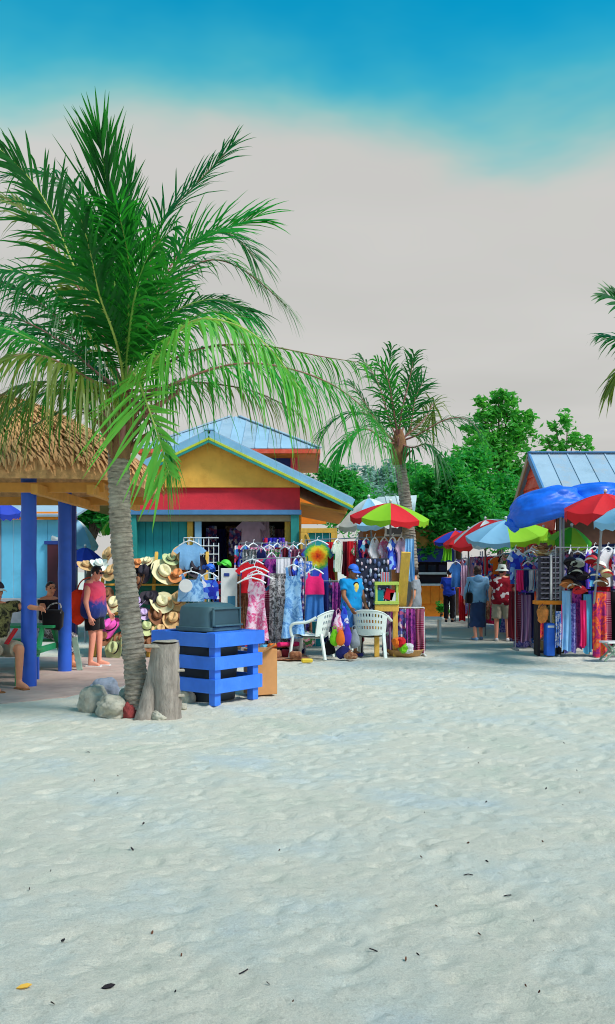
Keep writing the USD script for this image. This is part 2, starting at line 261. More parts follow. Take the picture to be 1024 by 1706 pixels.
tarp_m = mat('blue_tarp', S('1668e2'), .5, .15, 4, .9, 9, dirt=S('0f50c4')); glass_m = mat('dark_window', S('1c242c'), .12, .1, 3, 0, spec=.6)

# ------------------------------------------------------------------ ground
rng = np.random.default_rng(7); random.seed(7)
xs = np.r_[-400, -200, -100, -60, -40, -25, -16, np.arange(-11, -5, .25), np.arange(-5, 6.2, .03), np.arange(6.3, 14, .3), 16, 25, 40, 60, 100, 200, 400]
ys = np.r_[-400, -150, -60, -20, -5, np.arange(0, 2.4, .3), np.arange(2.4, 9, .024), np.arange(9, 18, .05), np.arange(18, 40, .3), 45, 60, 100, 200, 400, 700]
X, Y = np.meshgrid(xs, ys); near = np.clip((24 - Y) / 8, 0, 1) * np.clip((Y + 2) / 3, 0, 1) * np.clip((9 - np.abs(X)) / 3, 0, 1)
q = np.stack([X, Y, 0 * X], -1)
Z = near * (.05 * (meshkit.fbm(q * .7 + 40, 3, 3) - .5) + .007 * (meshkit.fbm(q * 3.2 + 90, 3, 5) - .5) + .004 * (meshkit.fbm(q * 10 + 70, 2, 9) - .5))
for i in range(2600):
    fy = 2.6 + 14 * rng.random() ** 1.5; fx = rng.uniform(-5, 6.2); a = rng.normal(0, .7); L, Wd = rng.uniform(.1, .16), rng.uniform(.045, .075); dep = rng.uniform(.0008, .0045) * (4 if rng.random() < .07 else 1)
    i0, i1 = np.searchsorted(ys, (fy - .35, fy + .35)); j0, j1 = np.searchsorted(xs, (fx - .35, fx + .35))
    if i1 <= i0 or j1 <= j0: continue
    dx, dy = X[i0:i1, j0:j1] - fx, Y[i0:i1, j0:j1] - fy
    u, v = dx * math.sin(a) + dy * math.cos(a), dx * math.cos(a) - dy * math.sin(a)
    r = np.sqrt((u / L) ** 2 + (v / Wd) ** 2)
    Z[i0:i1, j0:j1] += dep * (-np.clip(1.15 - r, 0, 1) ** .7 * 1.0 + .55 * np.exp(-((r - 1.35) / .3) ** 2)) * near[i0:i1, j0:j1]
for i in range(9000):
    fy = 2.6 + 15 * rng.random() ** 1.6; fx = rng.uniform(-5, 6.2); a = rng.uniform(0, PI); L = rng.uniform(.03, .10) * (.6 + fy / 12); Wd = L * rng.uniform(.35, .7); dep = rng.uniform(.004, .016)
    i0, i1 = np.searchsorted(ys, (fy - .2, fy + .2)); j0, j1 = np.searchsorted(xs, (fx - .2, fx + .2))
    if i1 <= i0 or j1 <= j0: continue
    dx, dy = X[i0:i1, j0:j1] - fx, Y[i0:i1, j0:j1] - fy
    u, v = dx * math.sin(a) + dy * math.cos(a), dx * math.cos(a) - dy * math.sin(a)
    Z[i0:i1, j0:j1] -= dep * np.clip(1.1 - (u / L) ** 2 - (v / Wd) ** 2, 0, 1) * near[i0:i1, j0:j1]
PATIO = sg.Polygon([(-9, 10.6), (-3.7, 10.75), (-3.1, 11.3), (-2.55, 12.4), (-2.5, 13.6), (-2.7, 16.5), (-9, 16.8)])
import shapely
inside = shapely.contains_xy(PATIO.buffer(-.12), X, Y); soft = shapely.contains_xy(PATIO.buffer(.5), X, Y)
Z = np.where(inside, -.05, np.where(soft, Z * .35, Z))
nx = len(xs); idx = np.arange(len(ys) * nx).reshape(len(ys), nx)
gf = np.stack([idx[:-1, :-1].ravel(), idx[:-1, 1:].ravel(), idx[1:, 1:].ravel(), idx[1:, :-1].ravel()], 1)
single('sand_ground', MB().add(np.stack([X.ravel(), Y.ravel(), Z.ravel()], 1), gf), sand_m, 'pale trampled sand of the open yard', kind='structure', smooth=True)
def zg(x, y): return Z[min(np.searchsorted(ys, y), len(ys) - 1), min(np.searchsorted(xs, x), nx - 1)]
pm = trimesh.creation.extrude_polygon(PATIO, .06, engine='earcut'); pm.apply_translation((0, 0, -.055))
single('patio_floor', pm, patio_m, 'pinkish paved floor below the thatched shelter', kind='structure', smooth=False)

# ------------------------------------------------------------------ buildings
# the main shop: gable to the camera
DF = 19.0
def Q(px, py, d=DF): return P(px, py, d)
shop = Thing('market_shop', 'ochre gabled market shop with red fascia band and teal panels', 'shop', (-2.05, 20.5, 0))
ax, az = -2.05, 4.5; ez = 3.08; hw = 2.98
xl, xr = -3.86, -.16
# roof planes (metal sheets on top), soffit boards below, fascias
for sgn in (-1, 1):
    a, b = np.array([ax, 18.75, az]), np.array([ax + sgn * hw, 18.75, ez]); dy = np.array([0, 5.2, 0])
    poly = [a + dy, b + dy, b, a] if sgn < 0 else [a, b, b + dy, a + dy]
    rf = shop.part('roof', MB().add(np.array(poly) - [0, 0, .05], [[0, 1, 2, 3]]).add(np.array(poly) - [0, 0, .09], [[3, 2, 1, 0]]), soffit_m, smooth=False)
    plane_panels(shop, 'roof_panel', poly, (0, 1, 0), 11, .02, roof_m, parent=rf)
    u = (b - a) / np.linalg.norm(b - a)
    dn = np.array([0, 0, -1.0]); off = np.array([0, -.03, 0])
    shop.part('fascia', MB().bar(a + off + dn * .09, b + off + dn * .09 + u * .02, .03, .2), paleblue_m, smooth=False)
    shop.part('fascia_trim', MB().bar(a + off * 2.1 + dn * .165, b + off * 2.1 + dn * .165 + u * .02, .025, .05), yellowgreen_m, smooth=False)
    shop.part('fascia_trim', MB().bar(a + off * 2 + dn * .225, b + off * 2 + dn * .225 + u * .02, .03, .045), tealpost_m, smooth=False)
shop.part('ridge_cap', MB().bar((ax, 18.72, az + .03), (ax, 24, az + .03), .22, .03), paleblue_m)
# gable wall (ochre), with a slightly raised frame; pixel rows 745..812
gz = Q(0, 812, 18.95)[2]
gp = sg.Polygon([(xl - .3, gz), (xr + .0, gz), (xr + .0, az - (xr - ax) * (az - ez) / hw - .1), (ax, az - .1), (xl - .3, az - (ax - xl + .3) * (az - ez) / hw - .1)])
gm = trimesh.creation.extrude_polygon(gp, .06, engine='earcut'); gm.apply_transform(TR((0, 18.99, 0)) @ RX(PI / 2))
shop.part('gable_wall', gm, ochre_m, smooth=False)
bz = Q(0, 850)[2]
shop.part('red_fascia', MB().box(((xl + xr) / 2, 19.02, (gz + bz) / 2), (xr - xl, .08, gz - bz), R=RX(math.radians(-6))), red_m, smooth=False)
shop.part('fascia_rail', MB().box(((xl + xr) / 2, 18.95, bz - .05), (xr - xl + .06, .14, .1)), steelblue_m, smooth=False)
shop.part('beam', MB().box(((xl + xr) / 2, 19.05, bz - .17), (xr - xl - .1, .1, .13)), beam_m, smooth=False)
for px in (221, 491):
    x = Q(px, 0)[0]; shop.part('post', MB().box((x, 19.0, (bz - .1) / 2), (.17, .15, bz - .1)), tealpost_m, smooth=False)
for px, w in ((317, .12), (479, .12)):
    x = Q(px, 0, 19.2)[0]; shop.part('post', MB().box((x, 19.2, (bz - .2) / 2), (w, .12, bz - .2)), yellow_m, smooth=False)
x = Q(330, 0, 19.1)[0]; shop.part('post', MB().box((x, 19.1, (bz - .2) / 2), (.14, .06, bz - .2)), paleblue_m, smooth=False)
# teal panel made of boards in the left bay, and the bay's lower wall
x0, x1 = Q(228, 0, 19.2)[0], Q(311, 0, 19.2)[0]; zt, zb = Q(0, 868, 19.2)[2], Q(0, 934, 19.2)[2]; nb = 6
for i in range(nb):
    xa, xb = x0 + (x1 - x0) * i / nb, x0 + (x1 - x0) * (i + 1) / nb
    shop.part('panel_board', MB().box(((xa + xb) / 2, 19.25 + .004 * (i % 2), (zt + zb) / 2), (xb - xa - .006, .025, zt - zb)), teal_m, smooth=False)
shop.part('panel_frame', MB().box(((x0 + x1) / 2, 19.22, zb - .03), (x1 - x0 + .1, .05, .05)).box((x0 - .04, 19.22, (zt + zb) / 2), (.05, .05, zt - zb)), yellowgreen_m, smooth=False)
shop.part('front_wall', MB().box(((x0 + x1) / 2, 19.3, .68), (x1 - x0 + .3, .08, 1.3)), teal_m, smooth=False)
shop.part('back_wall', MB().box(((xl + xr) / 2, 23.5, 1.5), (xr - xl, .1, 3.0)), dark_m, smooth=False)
for x in (xl + .05, xr - .05): shop.part('side_wall', MB().box((x, 21.4, 1.5), (.1, 4.1, 3.0)), [teal_m, ochre_m][x > -2], smooth=False)
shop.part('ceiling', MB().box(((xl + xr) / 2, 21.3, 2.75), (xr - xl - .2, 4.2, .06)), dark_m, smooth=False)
shop.part('side_soffit', MB().box((xr + .5, 21.3, 2.92), (1.0, 4.6, .04), R=RY(.2)), soffit_m, smooth=False)
# braced wing panel right of the shop
wing = Thing('braced_panel', 'yellow framed teal panel with diagonal brace at the shop corner', 'panel', P(530, 950, 18.9) * [1, 1, 0])
wx0, wx1 = P(501, 0, 18.9)[0], P(561, 0, 18.9)[0]; wz = P(0, 880, 18.9)[2]
for i in range(5):
    xa, xb = wx0 + (wx1 - wx0) * i / 5, wx0 + (wx1 - wx0) * (i + 1) / 5; wing.part('board', MB().box(((xa + xb) / 2, 18.93, wz / 2), (xb - xa - .006, .025, wz)), teal_m, smooth=False)
wing.part('frame', MB().box(((wx0 + wx1) / 2, 18.88, wz - .05), (wx1 - wx0, .06, .1)), yellow_m, smooth=False)
for x in (wx0 + .06, wx1 - .06): wing.part('frame', MB().box((x, 18.88, wz / 2 - .05), (.13, .06, wz - .1)), yellow_m, smooth=False)
wing.part('brace', MB().bar((wx0 + .12, 18.875, wz - .12), (wx1 - .1, 18.875, wz - 1.55), .05, .1, up=(0, 1, 0)), yellow_m, smooth=False)

# taller building with a hipped metal roof, behind the shop
hb = Thing('hip_roof_house', 'taller house with hipped grey-blue metal roof behind the shop', 'house', (-2.9, 29, 0))
D2 = 26.0
A = P(391, 695, 28.6); E0, E1 = P(226, 748, D2), P(533, 746, D2); E0[2] = E1[2] = 5.1; eL, eR = E0[0], E1[0]
R0, R1 = np.array([A[0] - .15, 28.6, 6.45]), np.array([A[0] + .15, 28.6, 6.45]); B0, B1 = np.array([eL, 31.2, 5.1]), np.array([eR, 31.2, 5.1])
for poly, al, n in (([E0, E1, R1, R0], (1, 0, 0), 14), ([E1, B1, R1], (0, 1, 0), 12), ([B0, E0, R0], (0, 1, 0), 12), ([B1, B0, R0, R1], (1, 0, 0), 10)):
    plane_panels(hb, 'roof_panel', poly, al, n, .025, roofgrey_m)
for a, b in ((E0, R0), (E1, R1), (B0, R0), (B1, R1)): hb.part('hip_cap', MB().bar(a + [0, 0, .05], b + [0, 0, .05], .16, .03), roofgrey_m[0])
hb.part('eave_trim', MB().box(((eL + eR) / 2, D2 - .02, 5.03), (eR - eL, .05, .12)), coral_m)
hb.part('eave_trim', MB().box((eR - .02, 28.6, 5.03), (.05, 5.1, .12)), coral_m)
hb.part('soffit', MB().box(((eL + eR) / 2, 28.6, 4.98), (eR - eL - .1, 5.0, .04)), orange_m)
wr = P(488, 0, 27)[0]
hb.part('wall', MB().box(((eL + .7 + wr) / 2, 29, 2.5), (wr - eL - .7, 4.0, 4.95)), navy_m)
hb.part('corner_post', MB().box((wr + .03, 26.95, 2.48), (.2, .2, 4.96)), pinkpost_m)
hb.part('balcony_rail', MB().box((wr + .55, 27.3, 3.6), (.9, .08, 1.2)), orange_m)

# small house with a pale roof, centre; and the low dark house behind the lane
sh = Thing('small_house', 'small brown house with pale metal roof behind the red and green umbrella', 'house', P(640, 950, 25) * [1, 1, 0])
r0, r1, r2, r3 = P(556, 880, 23.6), P(688, 874, 23.6), P(694, 826, 25.6), P(630, 830, 25.6)
plane_panels(sh, 'roof_panel', [r0, r1, r2, r3], (1, 0, 0), 8, .02, [mat('pale_roof', S('c6d3d6'), .45, .08)])
sh.part('wall', MB().box(((r0[0] + r1[0]) / 2 + .35, 25.4, 1.35), (r1[0] - r0[0] - .9, 2.6, 2.7)), brown_m)
gx = r1[0] - .08
sh.part('gable', trimesh.Trimesh([(gx, 23.7, r1[2] - .05), (gx, 25.6, r2[2] - .06), (gx, 27.4, r1[2] - .05), (gx - .08, 23.7, r1[2] - .05), (gx - .08, 25.6, r2[2] - .06), (gx - .08, 27.4, r1[2] - .05)], [[0, 2, 1], [3, 4, 5], [0, 1, 4], [0, 4, 3], [1, 2, 5], [1, 5, 4], [2, 0, 3], [2, 3, 5]]), brown_m, smooth=False)
plane_panels(sh, 'roof_panel', [r3, r2, r2 + [0, 2, -.75], r3 + [-.9, 2, -.75]], (1, 0, 0), 6, .02, roofgrey_m)
wn = sh.part('window', MB().box((r1[0] - .45, 24.08, 2.75), (.42, .05, .4)), glass_m)
sh.part('window_frame', MB().box((r1[0] - .45, 24.06, 2.97), (.5, .05, .05)).box((r1[0] - .45, 24.06, 2.53), (.5, .05, .05)).box((r1[0] - .68, 24.06, 2.75), (.05, .05, .4)).box((r1[0] - .22, 24.06, 2.75), (.05, .05, .4)), whitep_m, parent=wn)
lh = Thing('lane_end_kiosk', 'low orange kiosk with dark shutters and navy fascia at the lane end', 'kiosk', P(705, 950, 31.5) * [1, 1, 0])
L0, L1 = P(655, 0, 31)[0], P(748, 0, 31)[0]; lc, lw = (L0 + L1) / 2, L1 - L0
def zz(py, d=31): return P(0, py, d)[2]
lh.part('wall', MB().box((lc, 32.2, zz(975) / 2), (lw, 2.2, zz(975))), orange_m)
for i in range(6): lh.part('wall_board', MB().box((L0 + lw * (i + .5) / 6, 31.08, (zz(976) + zz(1006)) / 2), (lw / 6 - .012, .03, zz(976) - zz(1006))), orange_m, smooth=False)
lh.part('counter', MB().box((lc, 31.0, zz(974)), (lw + .1, .3, .07)), whitep_m)
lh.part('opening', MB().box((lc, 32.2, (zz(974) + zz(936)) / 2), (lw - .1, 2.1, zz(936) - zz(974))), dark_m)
lh.part('shutter_rail', MB().box((lc + .2, 31.05, zz(955)), (lw - .4, .06, .08)), whitep_m)
for i in range(5): lh.part('shutter_slat', MB().box((lc - .7 + i * .36, 31.1, zz(947)), (.26, .04, .26)), glass_m)
lh.part('fascia', MB().box((lc, 30.9, zz(925)), (lw + .3, .1, .46)), navy_m)
lh.part('upper_wall', MB().box((lc, 31.6, zz(897)), (lw, 1.2, .8)), mat('tan_wall', S('c89a4e'), .8, .2))
lh.part('roof', MB().box((lc, 32, zz(875)), (lw + .8, 2.8, .08), R=RX(.15)), brown_m)

# right-hand house: coral gable end and blue metal roof
rh = Thing('coral_house', 'coral clapboard house with blue standing seam roof behind blue tarps', 'house', (9, 22.2, 0))
gx = 5.52; yr, zr = 22.0, 1.6 + 193 / F * 22.0; yf, yb, ze = 20.1, 23.9, 3.05; xe = 14.5
plane_panels(rh, 'roof_panel', [(gx - .12, yf - .25, ze - .17), (xe, yf - .25, ze - .17), (xe, yr, zr), (gx - .12, yr, zr)], (1, 0, 0), 20, .03, roof_m)
plane_panels(rh, 'roof_panel', [(xe, yb + .25, ze - .17), (gx - .12, yb + .25, ze - .17), (gx - .12, yr, zr), (xe, yr, zr)], (1, 0, 0), 20, .03, roof_m)
rh.part('ridge_cap', MB().bar((gx - .14, yr, zr + .05), (xe, yr, zr + .05), .2, .03), steelblue_m)
for yy in (yf - .25, yb + .25): rh.part('barge_board', MB().bar((gx - .12, yy, ze - .2), (gx - .12, yr, zr - .03), .05, .16), beam_m if yy > yr else steelblue_m)
nz = 16
for i in range(nz):
    za, zb_ = zr * i / nz, zr * (i + 1) / nz; hw_ = lambda z: max(.01, min((yb - yf) * .485, (zr - .04 - z) / (zr - ze + .12) * (yb - yf) / 2))
    a_, b_ = hw_(za), hw_(zb_); pv = np.array([(gx - .02, yr - a_, za), (gx - .02, yr + a_, za), (gx + .012, yr + b_, zb_ + .01), (gx + .012, yr - b_, zb_ + .01)]); pv = np.vstack([pv, pv + [.03, 0, 0]])
    rh.part('clapboard', MB().add(pv, [[0, 3, 2, 1], [4, 5, 6, 7], [0, 1, 5, 4], [1, 2, 6, 5], [2, 3, 7, 6], [3, 0, 4, 7]]), coral_m, smooth=False)
rh.part('front_wall', MB().box(((gx + xe) / 2 + .05, yf + .05, ze / 2), (xe - gx, .1, ze - .05)), mat('dark_brown_wall', S('5a3a2a'), .8, .3, 4))

# far left blue building seen through the shelter
bb = Thing('blue_board_building', 'light blue boarded building with orange eave seen through the shelter', 'building', (-8, 21.5, 0))
bx0, bx1 = -12.5, P(118, 0, 21)[0]; btop = P(0, 866, 21)[2]
nb = 26
for i in range(nb):
    w = (bx1 - bx0) / nb; bb.part('wall_board', MB().box((bx0 + (i + .5) * w, 21.0 + .006 * (i % 2), .95 + (btop - .95) / 2), (w - .008, .03, btop - .95)), bluewall_m, smooth=False)
bb.part('plinth', MB().box(((bx0 + bx1) / 2, 21.0, .47), (bx1 - bx0, .12, .95)), greyblock_m)
bb.part('eave_board', MB().box(((bx0 + bx1) / 2, 20.9, btop + .09), (bx1 - bx0 + .3, .12, .18)), orange_m)
bb.part('door', MB().box((P(92, 0, 20.95)[0], 20.95, 1.1), (.36, .05, 2.2)), maroon_m)
bb.part('door_frame', MB().box((P(92, 0, 20.95)[0], 20.94, 2.24), (.5, .05, .08)), navy_m)
bb.part('roof', MB().box(((bx0 + bx1) / 2, 22.6, btop + .5), (bx1 - bx0 + .4, 3.8, .06), R=RX(.22)), roof_m[0])

# ------------------------------------------------------------------ thatched shelter
hut = Thing('thatched_shelter', 'open shelter with shaggy straw thatch on round blue posts', 'shelter', (-4.55, 13.6, 0))
ap = np.array([-4.9, 13.4, 4.15]); x0, x1, y0, y1, ze = -6.8, -2.36, 11.55, 15.3, 3.02
def thatch_pt(u, s):   # u round the eave 0..4, s from apex 0 to eave 1
    k = int(u) % 4; f = u - int(u); c = [(x0, y0), (x1, y0), (x1, y1), (x0, y1)]; a, b = np.array(c[k]), np.array(c[(k + 1) % 4])
    e = a + (b - a) * f; cen = np.array([(x0 + x1) / 2, (y0 + y1) / 2]); d = e - cen; L = np.linalg.norm(d); rr = (abs(d[0] / ((x1 - x0) / 2)) ** 5 + abs(d[1] / ((y1 - y0) / 2)) ** 5) ** (1 / 5)
    e = cen + d / rr; xy = ap[:2] + (e - ap[:2]) * s
    z = ap[2] + (ze - ap[2]) * (s ** 1.75); return np.array([xy[0], xy[1], z])
nu, ns = 64, 12; gv = np.array([thatch_pt(4 * i / nu, max(.01, j / ns)) for j in range(ns + 1) for i in range(nu)])
gf = [[j * nu + i, (j + 1) * nu + i, (j + 1) * nu + (i + 1) % nu, j * nu + (i + 1) % nu] for j in range(ns) for i in range(nu)]
nv = len(gv); gf = np.array(gf); und = gf[:, ::-1] + nv
rim = [[ns * nu + i, nv + ns * nu + i, nv + ns * nu + (i + 1) % nu, ns * nu + (i + 1) % nu] for i in range(nu)]
th = hut.part('thatch_layer', MB().add(np.vstack([gv, gv - [0, 0, .24]]), np.vstack([gf, und, rim])), strawbase_m, smooth=40)
mb = MB(); r = np.random.default_rng(3)
for layer in range(40):
    s0 = .05 + .97 * layer / 39; n = int(40 + 480 * s0)
    for i in range(n):
        u = r.random() * 4; s = s0 + r.normal(0, .012); p = thatch_pt(u, max(.02, s - .05)); q_ = thatch_pt(u + r.normal(0, .012), min(1.03, s + .022))
        d = q_ - p; L = np.linalg.norm(d); d /= L; sd = np.cross(d, (0, 0, 1)); sd /= np.linalg.norm(sd); nm = np.cross(sd, d); w = r.uniform(.012, .03)
        b = p + nm * .02; e = q_ + nm * r.uniform(.03, .09) + (0, 0, -r.uniform(0, .04) - (layer > 36) * r.uniform(0, .16))
        mid = (b + e) / 2 + nm * .03
        mb.add([b - sd * w, b + sd * w, mid + sd * w, mid - sd * w, e + sd * w * .5, e - sd * w * .5], [[0, 1, 2, 3], [3, 2, 4, 5]])
hut.part('straw_bundle', mb, straw_m, smooth=False, kind='stuff')
posts = [(G(48, 1143), .105), (G(108, 1118), .105), (np.array([-6.5, 12.3, 0]), .1), (np.array([-6.5, 14.9, 0]), .1)]
for p, rd in posts:
    n = 14; pts = [p + [0, 0, z] for z in np.linspace(-.05, 2.93, n)]
    hut.part('post', MB().tube(pts, rd * (1 + .03 * np.sin(np.arange(n) * 2.1)), 18), bluepost_m, smooth=50)
hut.part('post', MB().box((P(122, 0, 15.0)[0], 15.0, 1.4), (.09, .09, 2.8)), navy_m)
hut.part('side_plank', MB().box((G(66, 1130)[0], 13.2, .16), (.06, .05, .34)), bluepost_m)
for a, b in ((( -6.6, 12.2, 2.72), (-2.75, 12.2, 2.72)), ((-6.6, 14.6, 2.72), (-2.65, 14.6, 2.72)), ((-3.55, 11.7, 2.66), (-3.55, 15.2, 2.66)), ((-2.85, 11.8, 2.66), (-2.85, 15.1, 2.66))):
    hut.part('beam', MB().bar(a, b, .09, .13), soffit_m)
for i in range(9):
    e = thatch_pt(.5 + 3.2 * i / 8, .96) - [0, 0, .2]; hut.part('rafter', MB().bar(e, ap - [0, 0, .35], .05, .08), soffit_m)

# ------------------------------------------------------------------ palms and trees
def frond(t, ctrl, mi, Lmax=.62, droop=.5, n=68, rr=.020, ri=0, seed=0, up=(0, -.35, 1), t0=.14, spread=1.0, roll=0.0, wid=.0145, sides=(-1, 1), asym=1.0):
    r = np.random.default_rng(seed); N = 40; c = spline(ctrl, N); rad = np.linspace(rr, rr * .2, N)
    path = t.part('frond', MB().tube(c, rad, 6), rachis_m[ri], smooth=60)
    tn = np.gradient(c, axis=0); tn /= np.linalg.norm(tn, axis=1, keepdims=True); mb = MB(); up = np.array(up, float)
    for side in sides:
        for k in range(n):
            if r.random() < .12: continue
            f = t0 + (1 - t0) * (k + r.uniform(-.3, .3) + .5) / n; f = min(max(f, 0), .999); x = f * (N - 1); i = int(x)
            b = c[i] + (c[min(i + 1, N - 1)] - c[i]) * (x - i); tg = tn[i]; sd = np.cross(tg, up); sd /= max(np.linalg.norm(sd), 1e-6); nm = np.cross(sd, tg)
            sd = sd * math.cos(roll) + nm * math.sin(roll); nm = np.cross(sd, tg)
            L = 1.18 * Lmax * (1 if side > 0 else asym) * (.55 + .45 * math.sin(PI * min(1, (f - t0) / (1 - t0) * .85 + .15))) * r.uniform(.7, 1.18)
            an = math.radians(58 - 36 * f) * spread + r.normal(0, .16); d = sd * side * math.sin(an) + tg * math.cos(an) + nm * r.uniform(.05, .3); d /= np.linalg.norm(d)
            w = wid * r.uniform(.8, 1.15); wv = np.cross(d, nm); wv /= np.linalg.norm(wv); dr = droop * r.uniform(.6, 1.5); pts = []
            for s in (0, .3, .6, .85, 1):
                p = b + d * L * s * (1 - .25 * dr * s) + np.array([0, 0, -1.]) * dr * L * s * s
                ww = w * (.55, 1, .85, .45, .05)[(0, .3, .6, .85, 1).index(s)]; pts += [p - wv * ww, p + wv * ww + nm * ww * .35]
            mb.add(pts, [[2 * j, 2 * j + 1, 2 * j + 3, 2 * j + 2] for j in range(4)])
    t.part('leaflets', mb, frond_mats[mi], parent=path, smooth=False, kind='stuff')
def palm_trunk(t, pts, r0, r1, seed, ring=.055, top=.5):
    L = sum(np.linalg.norm(np.diff(np.array(pts), axis=0), axis=1)); N = int(L / ring * 4); c = spline(pts, N); z = np.linspace(0, 1, N)
    ph = (np.arange(N) % 4) / 4.0; rr = (r0 + (r1 - r0) * z ** .7) * (1 + .13 * (1 - ph)) * (1 + .12 * np.exp(-z * 22))
    v, f = tube(c, rr, 22); m = trimesh.Trimesh(v, f, process=False)
    t.part('trunk', wob(m, .014, 9, seed), trunk_m, smooth=25)
def boots(t, c, d, r, n, seed):
    rg = np.random.default_rng(seed); pts = [c - d * .32, c, c + d * .3, c + d * .62]
    t.part('crown_shaft', wob(MB().tube(spline(pts, 14), np.interp(np.linspace(0, 1, 14), [0, .35, .7, 1], [r * 1.0, r * 1.45, r * 1.2, r * .5]), 14), .03, 9, seed), boot_m, smooth=30)
    for i in range(n):
        a = rg.uniform(0, 2 * PI); o = np.array([math.cos(a), math.sin(a), 0]); b = c + o * r * 1.1 + d * rg.uniform(-.15, .3)
        t.part('frond_stub', MB().tube([b, b + o * .10 + d * .12, b + o * .22 + d * .2], [.035, .03, .018], 6), boot_m if i % 3 else rachis_m[1])

palm = Thing('coconut_palm', 'large coconut palm with leaning ringed trunk beside the blue bin enclosure', 'palm tree', G(228, 1192))
g = G(228, 1192); d0 = g[1]
palm_trunk(palm, [g - [0, 0, .08], P(226, 1130, d0), P(218, 1040, d0), P(205, 930, d0), P(199, 840, d0), P(198, 740, d0)], .115, .108, 5)
boots(palm, P(200, 735, d0), np.array([.05, 0, 1.]), .10, 12, 4)
C = P(207, 650, d0)
def FR(pts, mi, **k):
    frond(palm, [C + [0, 0, 0]] + [P(a, b, d0 + c) for a, b, c in pts], mi, **k)
FR([(196, 520, .1), (183, 400, .0), (176, 300, -.2), (166, 235, -.4)], 0, Lmax=.85, droop=.06, seed=1, up=(0, -1, .1), spread=.62, ri=0, n=72)
FR([(205, 520, .35), (206, 420, .5), (212, 340, .6), (214, 300, .6)], 0, Lmax=.6, droop=.03, seed=2, up=(0, -1, 0), spread=.42, n=50)
FR([(180, 530, -.2), (137, 470, -.4), (88, 360, -.6), (38, 285, -.8), (-5, 245, -1.0)], 0, Lmax=.72, droop=.3, seed=3, up=(.3, -1, .4), ri=2, n=72)
FR([(190, 500, .3), (163, 380, .5), (100, 301, .6), (55, 287, .7), (-10, 300, .8)], 0, Lmax=.6, droop=.45, seed=4, up=(.2, -.6, 1), ri=1)
FR([(170, 560, .0), (130, 480, -.1), (85, 408, -.2), (0, 327, -.3), (-60, 320, -.4)], 3, Lmax=.62, droop=.55, seed=5, up=(.4, -.6, 1), ri=1)
FR([(160, 620, .2), (113, 579, .3), (50, 540, .4), (0, 522, .4), (-70, 520, .5)], 0, Lmax=.6, droop=.75, seed=6, up=(0, -.5, 1), ri=1)
FR([(150, 632, -.2), (106, 598, -.4), (50, 565, -.5), (-10, 545, -.7), (-80, 560, -.8)], 1, Lmax=.62, droop=.8, seed=7, up=(0, -.6, 1), ri=0)
FR([(150, 642, .1), (97, 636, .2), (45, 640, .2), (0, 660, .3), (-50, 700, .3)], 3, Lmax=.62, droop=.9, seed=8, up=(0, -.3, 1), ri=1)
FR([(222, 622, -.6), (246, 676, -.95), (264, 728, -1.05), (282, 790, -1.05)], 2, Lmax=.74, droop=.16, seed=9, up=(-.2, -1, .25), ri=2, n=40, t0=.12, spread=1.6, wid=.017, asym=.4)
FR([(222, 560, .2), (248, 450, .3), (268, 375, .4), (312, 322, .5), (387, 243, .6)], 0, Lmax=.66, droop=.25, seed=10, up=(-.5, -.9, .3), ri=1, spread=.75)
FR([(230, 580, -.2), (253, 525, -.3), (284, 453, -.4), (330, 400, -.5), (385, 378, -.5), (425, 362, -.5)], 1, Lmax=.68, droop=.22, seed=11, up=(-.2, -1, .6), ri=0, n=72, spread=.9)
FR([(240, 560, .4), (284, 478, .5), (358, 433, .6), (422, 462, .7), (478, 512, .8)], 0, Lmax=.58, droop=.55, seed=12, up=(0, -.4, 1), ri=1)
FR([(250, 610, -.5), (289, 560, -.8), (328, 533, -1.0), (379, 537, -1.1), (426, 560, -1.2), (470, 606, -1.2), (500, 650, -1.2)], 2, Lmax=.62, droop=.95, seed=13, up=(0, -.4, 1), ri=2, n=72)
FR([(255, 620, .3), (320, 585, .6), (400, 574, .8), (460, 579, 1.0), (525, 592, 1.1), (600, 604, 1.2)], 1, Lmax=.55, droop=1.0, seed=14, up=(0, -.4, 1), ri=1, n=72)
FR([(255, 650, -.1), (312, 630, .1), (400, 606, .2), (484, 615, .3), (565, 648, .4), (640, 716, .5)], 1, Lmax=.74, droop=1.0, seed=15, up=(0, -.5, 1), ri=1, n=72)
FR([(245, 660, .6), (300, 640, .9), (360, 640, 1.1), (430, 655, 1.2), (500, 690, 1.3)], 3, Lmax=.42, droop=1.0, seed=16, up=(0, -.5, 1), ri=1, n=60)
FR([(215, 560, -.5), (228, 480, -.9), (252, 420, -1.2), (290, 380, -1.5)], 0, Lmax=.7, droop=.35, seed=17, up=(-.3, -1, .2), ri=0, n=50)
FR([(190, 560, -.5), (165, 490, -.8), (150, 420, -1.1), (135, 365, -1.3)], 0, Lmax=.7, droop=.3, seed=18, up=(.3, -1, .2), ri=2, n=50)
FR([(235, 600, .2), (268, 540, .3), (310, 510, .3), (365, 500, .4), (420, 520, .5)], 0, Lmax=.6, droop=.5, seed=19, up=(0, -.8, .7), ri=0)
FR([(165, 690, .5), (130, 680, .7), (90, 690, .8), (40, 720, .9)], 3, Lmax=.42, droop=.9, seed=20, up=(0, -.4, 1), ri=1, n=46)
FR([(250, 690, .1), (268, 720, .2), (280, 760, .3)], 1, Lmax=.5, droop=.9, seed=21, up=(0, -.5, 1), ri=0, n=34)
FR([(165, 640, -.5), (110, 610, -.9), (50, 590, -1.2), (-20, 610, -1.4)], 3, Lmax=.62, droop=.95, seed=31, up=(0, -.5, 1), ri=1)
FR([(175, 600, -.4), (130, 530, -.8), (70, 470, -1.1), (10, 450, -1.3), (-50, 470, -1.4)], 0, Lmax=.66, droop=.8, seed=32, up=(.2, -.6, 1), ri=2)
